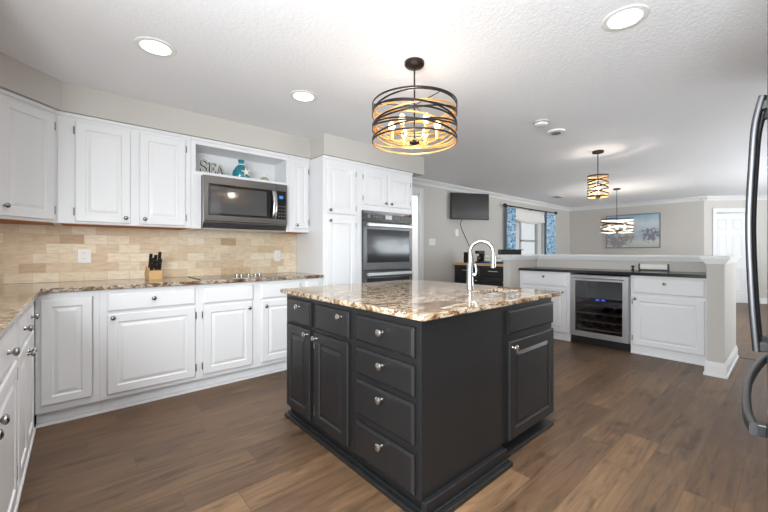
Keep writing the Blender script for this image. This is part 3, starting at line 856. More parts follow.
# ------------------------------------------------------------------ island
GI = 'black island cabinets'
IX, IY0, IY1 = 1.135, 1.085, 2.425
IZ0, IZ1 = .085, .8835
def island(name, label, y0, y1, specs, depth):
    sp = [dict(f, x0=y1 - f['x1'], x1=y1 - f['x0'], knob=(y1 - f['knob'][0], f['knob'][1]) if f.get('knob') else None) for f in specs]
    r = cabinet(name, label, 'island cabinet', (IX, y1, 0), -PI / 2, y1 - y0 - .0015, depth, IZ0, IZ1, sp, m='black', km='satin', group=GI)
    bm = B(); box(bm, 0, y1 - y0 - .0015, .028, depth - .01, 0, IZ0 - .001)
    box(bm, -.0, y1 - y0 - .0015, -.018, .028, 0, .026); box(bm, 0, y1 - y0 - .0015, .006, .028, .026, .036)
    obj('base_moulding', bm, 'black', r, bevel=.004)
    return r
island('island_cabinet', 'black island cabinet with two small drawers above two doors', 1.592, IY1,
       [W(2.047, 2.388, .696, .857, (2.195, .815)), W(1.622, 1.983, .700, .852, (1.69, .817)), D(2.058, 2.388, .098, .680, (2.085, .648)), D(1.628, 1.998, .105, .676, (1.965, .643), 'l', 'satin')], .652)
r2 = island('island_drawer_cabinet', 'black island cabinet with four stacked drawers and plain end panel', IY0, 1.5905,
       [W(1.117, 1.553, .709, .846, (1.33, .79)), W(1.117, 1.553, .535, .674, (1.33, .628)), W(1.117, 1.553, .319, .504, (1.335, .462)), W(1.117, 1.553, .098, .279, (1.335, .235))], .652)
wl = 1.5905 - IY0 - .0015
bm = B(); box(bm, wl, wl + .028, -.002, .66, 0, .085); box(bm, wl + .028, wl + .062, -.03, .665, 0, .026); box(bm, wl + .028, wl + .04, -.01, .66, .026, .034)
obj('end_baseboard', bm, 'black', r2, bevel=.004)
# sink cabinet
sx0, sx1, sy = 1.793, 2.452, 1.108
r = thing('island_sink_cabinet', 'black island cabinet with false drawer front and single door below the sink', 'island cabinet', (sx0, sy, 0), 0, GI)
w = sx1 - sx0; d = IY1 - sy
bm = B()
box(bm, 0, .018, 0, d, IZ0, IZ1); box(bm, w - .018, w, 0, d, IZ0, IZ1); box(bm, .018, w - .018, d - .018, d, IZ0, IZ1); box(bm, .018, w - .018, 0, d - .018, IZ0, IZ0 + .018); box(bm, .018, w - .018, 0, .02, IZ0 + .018, IZ1)
obj('carcass', bm, 'black', r)
bm = B(); box(bm, .0, w, .05, d - .01, 0, IZ0 - .001); box(bm, 0, w - .01, -.022, .05, 0, .022); obj('base_moulding', bm, 'black', r, bevel=.004)
fronts(r, [W(.068, w - .006, .70, .842), D(.085, w - .006, .085, .66, (.115, .625))], 'black', 'satin')

# island worktop with the sink cut-out
cx0, cx1, cy0, cy1 = 1.10, 2.466, 1.042, 2.462
kx0, kx1, ky0, ky1 = 1.96, 2.31, 1.25, 1.46
xs, ys = [cx0, kx0, kx1, cx1], [cy0, ky0, ky1, cy1]
bm = B(); z0, z1 = .8845, .914
vt = {(i, j, k): bm.verts.new((xs[i], ys[j], (z0, z1)[k])) for i in range(4) for j in range(4) for k in range(2)}
for i in range(3):
    for j in range(3):
        if (i, j) == (1, 1): continue
        for k in range(2): bm.faces.new([vt[(i + a, j + b, k)] for a, b in ((0, 0), (1, 0), (1, 1), (0, 1))])
def wallq(p, q_): bm.faces.new([vt[(*p, 0)], vt[(*q_, 0)], vt[(*q_, 1)], vt[(*p, 1)]])
for i in range(3): wallq((i, 0), (i + 1, 0)); wallq((i, 3), (i + 1, 3)); wallq((0, i), (0, i + 1)); wallq((3, i), (3, i + 1))
wallq((1, 1), (2, 1)); wallq((1, 2), (2, 2)); wallq((1, 1), (1, 2)); wallq((2, 1), (2, 2))
tag(obj('island_worktop', bm, 'granite', None, bevel=.006, seg=3), 'glossy beige and brown granite worktop on the black island', 'worktop')
# sink bowl
bm = B(); t = .004; zb = .70
a0, a1, b0, b1 = kx0 - .006, kx1 + .006, ky0 - .006, ky1 + .006
box(bm, a0, a1, b0, b1, zb, zb + t); box(bm, a0, a0 + t, b0, b1, zb + t, .8835); box(bm, a1 - t, a1, b0, b1, zb + t, .8835); box(bm, a0 + t, a1 - t, b0, b0 + t, zb + t, .8835); box(bm, a0 + t, a1 - t, b1 - t, b1, zb + t, .8835)
sk = tag(obj('sink', bm, 'steel'), 'stainless undermount sink set in the island worktop', 'sink')
obj('drain', lathe(B(), [(.04, zb + t), (.04, zb + t + .003), (.03, zb + t + .004)], 20, Matrix.Translation(((a0 + a1) / 2, (b0 + b1) / 2, 0))), 'chrome', sk, smooth=True)

# faucet
fx, fy = 2.175, 1.585
r = thing('faucet', 'polished gooseneck faucet with pull-down spout on the island', 'faucet', (fx, fy, .9145))
obj('base', lathe(B(), [(.031, 0), (.031, .006), (.027, .012), (.0255, .02), (.022, .16), (.018, .19)], 20), 'chrome', r, smooth=True)
R = .083; top = .262; dirv = Vector((.45, -.893, 0))
pts = [Vector((0, 0, .185)), Vector((0, 0, .22)), Vector((0, 0, top))]
for k in range(1, 17):
    a = PI * k / 16
    pts.append(dirv * (R - R * math.cos(a)) + Vector((0, 0, top + R * math.sin(a))))
pts.append(dirv * 2 * R + Vector((0, 0, top - .02)))
bm = B(); tube(bm, pts, .0145, 14, up=Vector((.893, .45, 0))); obj('neck', bm, 'chrome', r, smooth=True)
e = dirv * 2 * R
obj('spray_head', lathe(B(), [(.015, .150), (.019, .155), (.019, .205), (.0165, .244)], 16, Matrix.Translation((e.x, e.y, 0))), 'chrome', r, smooth=True)
bm = B(); tube(bm, [Vector((0, 0, .10)), Vector((.02, -.038, .10))], .013, 12)
sv = obj('handle_socket', bm, 'chrome', r, smooth=True)
bm = B(); tube(bm, bez([(.017, -.032, .095), (.020, -.040, .11), (.019, -.041, .14), (.014, -.034, .18)], 6), .0085, 10); obj('lever', bm, 'chrome', sv, smooth=True)

# ------------------------------------------------------------------ bar
FB = 4.862
def bar(name, label, y0, y1, specs):
    sp = [dict(f, x0=y1 - f['x1'], x1=y1 - f['x0'], knob=(y1 - f['knob'][0], f['knob'][1]) if f.get('knob') else None) for f in specs]
    return cabinet(name, label, 'base cabinet', (FB, y1, 0), -PI / 2, y1 - y0 - .001, HX - .002 - FB, .085, .9085, sp, toe=.004, group='bar cabinets')
bar('bar_cabinet', 'white bar cabinet between the half wall corner and the wine cooler', 1.945, 2.657,
    [W(1.99, 2.62, .715, .884, (2.29, .84)), D(1.99, 2.62, .10, .690, (2.03, .645), 'l')])
bar('bar_cabinet', 'white bar cabinet with wide drawer and door at the free end of the half wall', .5615, 1.268,
    [W(.608, 1.245, .705, .884, (.942, .828)), D(.610, 1.243, .105, .672, (1.215, .640), 'l')])
tag(obj('bar_worktop', prism(B(), [(4.818, .5605), (HX - .0015, .5605), (HX - .0015, 2.658), (4.818, 2.658)], .9088, .9445), 'blackstone', None, bevel=.003), 'black stone worktop on the bar along the half wall', 'worktop')
# wine cooler: front at X = 4.84, looking to -X
wy0, wy1 = 1.276, 1.940
r = thing('wine_cooler', 'stainless glass-door wine cooler between the two white bar cabinets', 'wine cooler', (FB, wy1, 0), -PI / 2)
ww = wy1 - wy0
bm = B(); z0, z1 = .10, .885
box(bm, 0, .03, 0, .50, z0, z1); box(bm, ww - .03, ww, 0, .50, z0, z1); box(bm, .03, ww - .03, .47, .50, z0, z1); box(bm, .03, ww - .03, 0, .47, z0, z0 + .03); box(bm, .03, ww - .03, 0, .47, z1 - .03, z1)
obj('cooler_body', bm, 'cooler', r)
bm = B(); box(bm, 0, ww, .03, .45, 0.001, .099); box(bm, 0, ww, .012, .03, 0.001, .094); obj('toe_grille', bm, 'blackplastic', r)
for z in (.20, .30, .40, .50):
    sh = obj('shelf', box(B(), .032, ww - .032, .03, .44, z, z + .006), 'shelf', r)
    bm = B(); box(bm, .032, ww - .032, .018, .028, z - .006, z + .010); obj('shelf_front', bm, 'shelf', sh)
bm = B(); z0, z1 = .105, .880; s = .066
box(bm, .006, s, -.042, -.002, z0, z1); box(bm, ww - s, ww - .006, -.042, -.002, z0, z1); box(bm, s, ww - s, -.042, -.002, z0, z0 + s); box(bm, s, ww - s, -.042, -.002, z1 - s, z1)
dr = obj('cooler_door', bm, 'steel', r, bevel=.002)
obj('glass', box(B(), s - .004, ww - s + .004, -.026, -.020, z0 + s - .004, z1 - s + .004), 'smoked', dr)
bm = B(); tube(bm, [(s - .01, -.085, z1 - .024), (ww - .03, -.085, z1 - .024)], .012, 12)
for hx in (s + .02, ww - .06): tube(bm, [(hx, -.085, z1 - .024), (hx, -.042, z1 - .024)], .007, 8)
obj('handle', bm, 'steel', dr, smooth=True)
bm = B(); box(bm, .03 + .01, ww - .04, .016, .06, .562, .592); cp = obj('control_bar', bm, 'blackplastic', r)
bm = B(); box(bm, ww * .44, ww * .50, .0135, .0158, .568, .586); box(bm, ww * .54, ww * .60, .0135, .0158, .568, .586); obj('digits', bm, 'led', cp)
# bottles lying in the cooler
proto = None
for zi, z in enumerate((.20, .30, .40, .50)):
    for k in range(4):
        X = FB + .05; Y = wy1 - (.10 + k * .13 + (.02 if zi % 2 else 0)); Z = z + .0065 + .037
        if zi == 3 or (zi == 2 and k < 2): continue
        if proto is None:
            bm = B(); lathe(bm, [(.013, 0), (.014, .01), (.0135, .085), (.022, .115), (.0365, .15), (.0365, .30), (.03, .306)], 16, Matrix.Rotation(PI / 2, 4, 'Y'))
            proto = tag(obj('wine_bottle', bm, 'bottleglass', None, smooth=True), 'dark wine bottle lying on a shelf of the wine cooler', 'bottle', 'bottles in the wine cooler')
            proto.location = (X, Y, Z)
        else:
            c = proto.copy(); C.objects.link(c); c.location = (X, Y, Z)

# ------------------------------------------------------------------ refrigerator
r = thing('refrigerator', 'stainless french-door refrigerator cut off by the edge of the photo', 'refrigerator', (1.045, .036, 0))
fw = .91
obj('fridge_body', box(B(), .004, fw - .004, -.74, -.052, .03, 1.76), 'fridge', r, bevel=.004)
bm = B(); box(bm, .02, fw - .02, -.70, -.07, 0, .029); obj('plinth', bm, 'blackplastic', r)
doors = []
for a, b_, c, d in ((.0, fw / 2 - .002, .87, 1.775), (fw / 2 + .002, fw, .87, 1.775), (.0, fw, .06, .862)):
    doors.append(obj('fridge_door' if c > .5 else 'freezer_drawer', box(B(), a, b_, -.05, 0, c, d), 'fridge', r, bevel=.008, seg=3))
def rprof(a, b, n=16): return [(a * math.copysign(abs(math.cos(t)) ** .6, math.cos(t)), b * math.copysign(abs(math.sin(t)) ** .6, math.sin(t))) for t in [2 * PI * k / n for k in range(n)]]
for i, hx in enumerate((fw / 2 - .052, fw / 2 + .052)):
    pts = bez([(hx, .034, .902), (hx, .043, 1.05), (hx, .049, 1.26), (hx, .042, 1.46), (hx, .036, 1.55), (hx, .022, 1.622)], 8)
    bm = B(); sweep(bm, pts, rprof(.014, .009), up=Vector((0, 1, 0)))
    h = obj('handle', bm, 'handle', doors[i], smooth=True)
    for z in (.904, 1.582):
        bm = B(); box(bm, hx - .012, hx + .012, .0005, .026 if z > 1 else .030, z, z + .026); obj('handle_mount', bm, 'blackplastic', h, bevel=.003)
pts = bez([(.052, .020, .80), (.12, .034, .80), (.26, .046, .80), (.455, .053, .80), (.65, .046, .80), (.79, .034, .80), (.858, .020, .80)], 8)
bm = B(); sweep(bm, pts, rprof(.009, .014), up=Vector((0, 0, 1)))
h = obj('handle', bm, 'handle', doors[2], smooth=True)
for x in (.053, .831):
    bm = B(); box(bm, x, x + .026, .0005, .022, .787, .813); obj('handle_mount', bm, 'blackplastic', h, bevel=.003)

# ------------------------------------------------------------------ cooktop and things on the perimeter worktop
r = thing('cooktop', 'black glass cooktop set in the granite worktop under the microwave', 'cooktop', (.80, 3.375, .9378))
obj('glass_plate', box(B(), 0, .80, 0, .50, 0, .007), 'blackglass', r, bevel=.002)
bm = B(); box(bm, -.004, .804, -.004, -.0005, 0, .006); box(bm, -.004, .804, .5005, .504, 0, .006); obj('steel_rim', bm, 'steel', r)
for x in (.315, .355, .42, .485, .525):
    obj('knob', lathe(B(), [(.019, .0072), (.019, .012), (.0165, .016), (.0165, .034), (.014, .037)], 16, Matrix.Translation((x, .055, 0))), 'nickel', r, smooth=True)

kx, ky = .505, 3.72
r = thing('knife_block', 'light wooden knife block standing on the granite worktop', 'knife block', (kx, ky, .9378), math.radians(8))
bm = B()
pr = [(-.05, 0), (.065, 0), (.085, .055), (.03, .125), (-.05, .075)]
va = [bm.verts.new((-.05, y, z)) for y, z in pr]; vb = [bm.verts.new((.05, y, z)) for y, z in pr]
bm.faces.new(va); bm.faces.new(vb)
for i in range(5): bm.faces.new((va[i], va[(i + 1) % 5], vb[(i + 1) % 5], vb[i]))
obj('block', bm, 'wood', r, bevel=.003)
proto = None
for (dx, t, L) in ((-.030, .15, .12), (-.032, .55, .135), (.006, .2, .09), (.004, .55, .125), (.032, .2, .105), (.034, .6, .15)):
    # sloped top face runs from (-.05,.075) to (.03,.125) in (y, z)
    py, pz = -.05 + .08 * t, .075 + .05 * t
    bm = B(); dr_ = Vector((0, -.50, .866)); p = Vector((0, 0, 0.0005)) 
    sweep(bm, [p, p + dr_ * L * .4, p + dr_ * L * .75, p + dr_ * L], rprof(.0085, .0125, 10), up=Vector((1, 0, 0)))
    k = tag(obj('knife', bm, 'blackplastic', None, smooth=True), 'black knife handle sticking up out of the wooden knife block', 'knife', 'knives in the block')
    ca, sa = math.cos(math.radians(8)), math.sin(math.radians(8))
    k.location = (kx + dx * ca - py * sa, ky + dx * sa + py * ca, .9378 + pz + .004)
    obj('rivet', lathe(B(), [(.003, 0), (.003, .001)], 8, Matrix.Translation(Vector((0, -.0095, 0)) + dr_ * L * .6) @ Matrix.Rotation(PI / 2, 4, 'X')), 'satin', k)

# outlets on the splash
def outlet(name, label, loc, rotz=0, w=.072, h=.118):
    r = thing(name, label, 'outlet', loc, rotz, 'wall outlets')
    bm = B(); rings_panel(bm, -w / 2, w / 2, -h / 2, h / 2, [(0, 0), (0, -.004), (.003, -.006)]); obj('cover_plate', bm, 'whiteplastic', r)
    for z in (-.024, .024):
        bm = B(); rings_panel(bm, -.016, .016, z - .015, z + .015, [(0, -.0062), (.001, -.0085)]); s = obj('socket', bm, 'whiteplastic', r)
        bm = B(); box(bm, -.008, -.005, -.0092, -.0086, z - .003, z + .008); box(bm, .005, .008, -.0092, -.0086, z - .003, z + .008); obj('slot', bm, 'greyplastic', s)
    return r
outlet('outlet', 'white outlet on the tiles between the corner and the knife block', (.044, YA - .0115, 1.146), w=.086)
outlet('outlet', 'white outlet on the tiles beside the tall pantry', (1.726, YA - .0115, 1.135))
outlet('outlet', 'white outlet on the back of the display niche', (1.60, UY + UD - .0125, 2.02), w=.06, h=.10)

# ------------------------------------------------------------------ things in the niche (floor z = 1.92)
NZ = 1.9205
def letter(name, label, x, polys, w):
    """polys: strokes as (points, half width); dark letter with a cream painted face."""
    r = thing(name, label, 'letter', (x, UY + .05, NZ), 0, 'wooden letters in the niche'); r.scale = (.82, 1, .80)
    for nm, k, y0, y1, m in (('letter_body', 1.0, 0, .022, 'brown'), ('painted_face', .34, -.003, -.0005, 'cream')):
        bm = B()
        for pts, hw in polys:
            sweep(bm, [Vector((px, (y0 + y1) / 2, pz)) for px, pz in pts], [(-(y1 - y0) / 2, -hw * k), ((y1 - y0) / 2, -hw * k), ((y1 - y0) / 2, hw * k), (-(y1 - y0) / 2, hw * k)], up=Vector((0, 0, 1)) if abs(pts[0][0] - pts[-1][0]) > .001 else Vector((1, 0, 0)))
        o = obj(nm, bm, m, r)
def arc(cx, cz, rx, rz, a0, a1, n=10): return [(cx + rx * math.cos(math.radians(a0 + (a1 - a0) * k / n)), cz + rz * math.sin(math.radians(a0 + (a1 - a0) * k / n))) for k in range(n + 1)]
S = arc(.045, .117, .030, .028, 20, 180) + arc(.045, .117, .030, .028, 195, 270)[1:] + arc(.045, .045, .034, .034, 80, -90)[1:] + arc(.045, .045, .034, .034, -105, -165)
letter('letter_s', 'wooden letter S in the display niche', .858, [(S, .011), ([(.075, .112), (.075, .145)], .005), ([(.010, .012), (.010, .048)], .005)], .09)
letter('letter_e', 'wooden letter E in the display niche', .934, [([(.020, .0), (.020, .135)], .012), ([(.0, .128), (.075, .128)], .0065), ([(.02, .068), (.058, .068)], .006), ([(.0, .0065), (.078, .0065)], .0065), ([(.074, .10), (.074, .133)], .005), ([(.077, .002), (.077, .038)], .005), ([(.058, .054), (.058, .082)], .005)], .08)
letter('letter_a', 'wooden letter A in the display niche', 1.002, [([(.012, .004), (.045, .118)], .006), ([(.045, .118), (.080, .004)], .011), ([(.022, .042), (.070, .042)], .005), ([(.0, .005), (.030, .005)], .005), ([(.062, .005), (.100, .005)], .005)], .1)
r = thing('jar', 'small tan jar at the end of the niche beside the letter S', 'jar', (.826, UY + .11, NZ))
obj('jar_body', lathe(B(), [(.010, 0), (.012, .01), (.012, .05), (.008, .058)], 16), 'butcher', r, smooth=True)
obj('lid', lathe(B(), [(.0085, .0583), (.0085, .068), (.004, .070)], 16), 'brown', r, smooth=True)
r = thing('bottle', 'teal glass bottle with a starfish in the display niche', 'bottle', (1.245, UY + .095, NZ)); r.scale = (1.15, 1.0, 1.2)
obj('bottle_body', lathe(B(), [(.058, 0), (.070, .008), (.074, .03), (.068, .06), (.048, .092), (.026, .112), (.022, .122), (.022, .142), (.027, .146), (.027, .156), (.018, .160)], 28), 'teal', r, smooth=True)
bm = B(); st = []
for k in range(10):
    a = PI / 2 + k * PI / 5 + .15; rr_ = .042 if k % 2 == 0 else .014
    st.append((.018 + rr_ * math.cos(a), .048 + rr_ * math.sin(a)))
extrude_xz(bm, st, -.088, -.078); obj('starfish', bm, 'cream', r)['label'] = 'cream starfish on the front of the bottle'
bm = B(); tube(bm, [Vector((.026 * math.cos(t), .026 * math.sin(t), .118)) for t in [2 * PI * k / 16 for k in range(17)]], .004, 6); obj('cord', bm, 'cream', r)
sh = obj('seashell', lathe(B(), [(.046, 0), (.047, .012), (.038, .032), (.02, .044), (.002, .047)], 20), 'shell', None, smooth=True)
sh.location = (1.475, UY + .07, NZ); sh.scale = (1.0, .8, 1.0); tag(sh, 'small grey domed seashell in the display niche', 'seashell')

# ------------------------------------------------------------------ ceiling lights
def recessed(label, x, y, power, lit=True):
    r = thing('recessed_light', label, 'ceiling light', (x, y, CEIL), 0, 'recessed ceiling lights')
    obj('trim_ring', lathe(B(), [(.078, -.003), (.082, -.007), (.106, -.005), (.110, -.0005)], 40), 'whiteplastic', r, smooth=True)
    obj('lens', lathe(B(), [(.077, -.0045), (.077, -.0012)], 40), 'lens', r, smooth=True)
    area('recessed_light_glow', (x, y, CEIL - .012), (0, 0, 0), .14, .14, power, (1.0, .98, .955), 'DISK', math.radians(105))
recessed('lit recessed ceiling light above the two-door wall cabinet', .362, 2.595, 3.5)
recessed('lit recessed ceiling light between the other wall-side downlight and the pendant', 1.372, 2.625, 3.5)
recessed('lit recessed ceiling light above the fridge side of the island', 2.208, .602, 5.5)
recessed('recessed ceiling light overhead, outside the photo', 1.20, .602, 5.5)
recessed('recessed ceiling light by the side counter, outside the photo', .20, .602, 5.5)

# ------------------------------------------------------------------ pendants with crossing metal bands
def band(bm, R, zc, A, ph, h=.013, t=.005, n=72, mi=0):
    rings = []
    for k in range(n):
        a = 2 * PI * k / n; z = zc + A * math.sin(a + ph)
        rings.append([bm.verts.new((rr * math.cos(a), rr * math.sin(a), z + dz)) for rr, dz in ((R, -h / 2), (R, h / 2), (R - t, h / 2), (R - t, -h / 2))])
    for k in range(n):
        a, b = rings[k], rings[(k + 1) % n]
        for j in range(4): bm.faces.new((a[j], a[(j + 1) % 4], b[(j + 1) % 4], b[j])).material_index = 1 if j == 2 else mi
    return bm
def pendant(label, x, y, zt, zb, R, nb, power, cr=.065, rb=.018, inner='gold', bands=None, bulb='bulb', h=.0095):
    r = thing('pendant_light', label, 'pendant light', (x, y, CEIL), 0, 'banded drum pendants')
    T0, B0 = zt - CEIL, zb - CEIL; H = T0 - B0
    obj('canopy', lathe(B(), [(cr * .3, -.034), (cr * .92, -.026), (cr, -.020), (cr, -.0005)], 28), 'bronze', r, smooth=True)
    obj('stem', lathe(B(), [(.0055, B0 + .01), (.0055, -.035)], 10), 'bronze', r, smooth=True)
    for zc, A, ph in bands: obj('band', band(B(), R, B0 + H * zc, H * A, ph, h), ['bronze', inner], r, smooth=True)
    for zc, A, ph in () if R < .25 else ((.82, .12, 1.0), (.55, .2, 2.9), (.34, .2, 5.1)): obj('inner_band', band(B(), R - .012, B0 + H * zc, H * A, ph, h, mi=1), ['bronze', inner], r, smooth=True)['label'] = 'gold inner band'
    # spider that carries the drum
    bm = B()
    for k in range(3):
        a = 2 * PI * k / 3 + .4
        tube(bm, [(0, 0, T0 - .004), ((R - .004) * math.cos(a), (R - .004) * math.sin(a), T0 - .004)], .003, 6)
    obj('spider', bm, 'bronze', r, smooth=True)
    hz = B0 + H * .02
    hub = obj('hub', lathe(B(), [(.006, hz - .018), (.03, hz - .008), (.034, hz), (.03, hz + .012), (.012, hz + .022)], 20), 'bronze', r, smooth=True)
    ra = R * .54
    for k in range(nb):
        a = 2 * PI * k / nb + .25; ca, sa = math.cos(a), math.sin(a)
        bm = B(); tube(bm, bez([(.02 * ca, .02 * sa, hz), (ra * .6 * ca, ra * .6 * sa, hz + .005), (ra * ca, ra * sa, hz + .022)], 5), .005, 8)
        lathe(bm, [(.016, hz + .018), (.018, hz + .026), (.012, hz + .03), (.012, hz + .075)], 12, Matrix.Translation((ra * ca, ra * sa, 0)))
        ar = obj('arm', bm, 'gold', r, smooth=True)
        bz = hz + .0755
        obj('bulb', lathe(B(), [(.010, bz), (.014, bz + .012), (rb + .005, bz + .030), (rb + .003, bz + .048), (rb * .6, bz + .064), (.002, bz + .070)], 14, Matrix.Translation((ra * ca, ra * sa, 0))), bulb, ar, smooth=True)
    l = bpy.data.lights.new('pendant_glow', 'POINT'); l.energy = power; l.color = (1.0, .95, .87); l.shadow_soft_size = .03
    lo = bpy.data.objects.new('pendant_glow', l); C.objects.link(lo); lo.location = (x, y, CEIL + hz + .10)
    return r
BIG = [(.975, 0, 0), (.025, 0, 0), (.80, .17, .2), (.78, .16, 3.5), (.62, .20, 1.7), (.58, .19, 4.9), (.40, .17, .7), (.36, .17, 3.9), (.24, .16, 2.2), (.24, .15, 5.4)]
pendant('large drum pendant of crossing dark bands above the island', 1.678, 1.668, 2.158, 1.902, .281, 6, 3.5, bands=BIG)
SML = [(.965, .0, 0), (.035, 0, 0), (.80, .11, 2.3), (.70, .10, 5.4), (.54, .12, 2.0), (.46, .12, 5.2), (.28, .11, 2.5), (.22, .10, 5.6)]
pendant('small narrow drum pendant above the bar worktop', 4.885, 1.625, 2.135, 1.862, .118, 1, 6, bands=SML, h=.016)
pendant('wide shallow drum pendant in front of the far picture', 8.07, 2.34, 1.835, 1.558, .285, 6, 20, bulb='bulbwhite', inner='champagne', bands=[(.95, 0, 0), (.05, 0, 0), (.7, .2, .5), (.55, .25, 2.7), (.4, .22, 4.5), (.3, .2, 1.5)], h=.018)

# ------------------------------------------------------------------ small things on the ceiling
r = thing('smoke_detector', 'round white smoke detector on the ceiling, the domed one', 'smoke detector', (3.37, 1.624, CEIL))
obj('housing', lathe(B(), [(.035, -.042), (.058, -.036), (.066, -.02), (.068, -.0005)], 28), 'whiteplastic', r, smooth=True)
obj('side_vents', lathe(B(), [(.0672, -.020), (.0692, -.012), (.0692, -.008)], 28), 'greyplastic', r, smooth=True)
r = thing('ceiling_sensor', 'flat white sensor on the ceiling beside the domed smoke detector', 'sensor', (3.75, 1.645, CEIL))
obj('housing', lathe(B(), [(.05, -.02), (.085, -.016), (.09, -.0005)], 28), 'whiteplastic', r, smooth=True)
obj('grille', lathe(B(), [(.045, -.026), (.048, -.0205)], 20), 'greyplastic', r, smooth=True)
r = thing('ceiling_vent', 'small white air vent in the dining room ceiling', 'vent', (8.26, 3.6, CEIL))
bm = B(); box(bm, -.18, .18, -.09, .09, -.008, -.0005); obj('vent_frame', bm, 'whiteplastic', r)
bm = B()
for k in range(6): box(bm, -.15, .15, -.07 + k * .025, -.058 + k * .025, -.012, -.0082)
obj('louvres', bm, 'greyplastic', r)

# ------------------------------------------------------------------ television
tvd = Vector((math.cos(math.radians(-27)), math.sin(math.radians(-27)), 0))
r = thing('television', 'black flat television on a swivel mount on the dining wall', 'television', (5.60, 4.075, 1.79), math.radians(-27))
tw, th = .79, .50
bm = B(); rings_panel(bm, -tw / 2, tw / 2, 0, th, [(0, .035), (0, -.004), (.004, -.008), (.012, -.008)]); fr = obj('bezel', bm, 'blackplastic', r)
obj('screen', box(B(), -tw / 2 + .014, tw / 2 - .014, -.0095, -.0083, .016, th - .014), 'screen', r)
bm = B(); box(bm, -.12, .12, .0355, .05, .15, .35); obj('mount_plate', bm, 'blackplastic', r)
bm = B(); tube(bm, [(0, .05, .25), (.04, .12, .25), (.09, .225, .25)], .016, 8); obj('mount_arm', bm, 'blackplastic', r)
bm = B(); tube(bm, bez([(5.50, 4.18, 1.80), (5.60, 4.30, 1.69), (5.78, 4.312, 1.45), (5.96, 4.312, 1.20), (6.05, 4.312, .98)], 8), .006, 6)
tag(obj('power_cord', bm, 'blackplastic', None, smooth=True), 'thin dark cord hanging from the television down the wall', 'cord')

# switches on the dining wall
r = thing('light_switch', 'white double light switch on the dining wall beside the door', 'switch', (4.805, YD - .0005, 1.355))
bm = B(); rings_panel(bm, -.085, .085, -.06, .06, [(0, 0), (0, -.005), (.003, -.007)]); obj('cover_plate', bm, 'whiteplastic', r)
for x in (-.035, .035): obj('rocker', box(B(), x - .016, x + .016, -.011, -.0072, -.033, .033), 'whiteplastic', r)
r = thing('thermostat', 'small white thermostat on the wall below the television', 'thermostat', (5.50, YD - .0005, 1.545))
bm = B(); rings_panel(bm, -.045, .045, -.065, .065, [(0, 0), (0, -.018), (.004, -.022)]); obj('housing', bm, 'whiteplastic', r)
obj('display', box(B(), -.028, .028, -.0235, -.0221, .005, .04), 'trim', r)

# ------------------------------------------------------------------ sideboard with its things
SX = 5.36
r = thing('sideboard', 'black sideboard with a butcher block top beyond the half wall', 'sideboard', (SX + .04, YD - .045, 0), -PI / 2)
sw = 1.15
obj('carcass', box(B(), 0, sw, 0, .42, .08, .928), 'black', r, bevel=.003)
bm = B()
for x, y in ((.02, .02), (sw - .07, .02), (.02, .35), (sw - .07, .35)): box(bm, x, x + .05, y, y + .05, 0, .08)
obj('feet', bm, 'black', r)
obj('table_top', box(B(), -.02, sw + .02, -.03, .44, .929, .972), 'butcher', r, bevel=.004)
for (a, b_) in ((.04, .56), (.60, sw - .04)):
    bm = B(); rings_panel(bm, a, b_, .74, .90, [(0, -.0006), (0, -.014), (.006, -.018)]); d_ = obj('drawer', bm, 'black', r)
    bm = B(); tube(bm, [((a + b_) / 2 - .09, -.045, .84), ((a + b_) / 2 + .09, -.045, .84)], .006, 8)
    for hx in (-.07, .07): tube(bm, [((a + b_) / 2 + hx, -.045, .84), ((a + b_) / 2 + hx, -.018, .84)], .005, 8)
    obj('bar_pull', bm, 'steel', d_, smooth=True)
    bm = B(); rings_panel(bm, a, b_, .12, .72, [(0, -.0006), (0, -.014), (.05, -.018), (.056, -.010), (.07, -.010)]); d_ = obj('door', bm, 'black', r)
    obj('knob', knob_bm(b_ - .05, .66, -.018), 'satin', d_, smooth=True)
bx = thing('speaker', 'black upright speaker box on the sideboard end by the wall', 'speaker', (SX + .14, 4.06, .9725))
obj('cabinet_box', box(B(), -.055, .055, -.055, .055, 0, .20), 'blackplastic', bx, bevel=.006)
obj('speaker_grille', box(B(), -.058, -.0555, -.045, .045, .015, .185), 'bronze', bx)
r = thing('coffee_maker', 'black coffee maker on the sideboard behind the faucet neck', 'coffee maker', (SX + .2, 3.83, .9725))
bm = B(); box(bm, -.09, .09, -.045, .045, 0, .03); box(bm, .03, .09, -.045, .045, .03, .17); box(bm, -.09, .09, -.045, .045, .17, .225); obj('machine_body', bm, 'blackplastic', r, bevel=.005)
obj('carafe', lathe(B(), [(.03, .0305), (.038, .05), (.038, .10), (.026, .13)], 18, Matrix.Translation((-.03, 0, 0))), 'bottleglass', r, smooth=True)
tr = obj('serving_tray', box(B(), -.13, .13, -.34, .34, 0, .03), 'blue', None, bevel=.006)
tr.location = (SX + .20, 3.40, .9725); tag(tr, 'dark blue serving tray on the sideboard', 'tray')
tb = obj('bread_box', box(B(), -.09, .09, -.14, .14, 0, .115), 'cream', None, bevel=.03, seg=4)
tb.location = (SX + .20, 3.55, 1.003); tag(tb, 'cream box on the dark blue serving tray', 'box')
obj('lid_band', box(B(), -.092, .092, -.142, .142, .06, .068), 'greyplastic', tb)
r = thing('lantern', 'small black wire lantern on the tray next to the half wall', 'lantern', (SX + .16, 3.22, 1.003))
bm = B()
for x in (-.04, .04):
    for y in (-.04, .04): tube(bm, [(x, y, 0), (x, y, .12)], .005, 6)
box(bm, -.045, .045, -.045, .045, 0, .008); box(bm, -.045, .045, -.045, .045, .12, .13)
obj('wire_frame', bm, 'blackplastic', r)
obj('candle', lathe(B(), [(.025, .0085), (.025, .07), (.003, .072)], 16), 'whiteplastic', r, smooth=True)
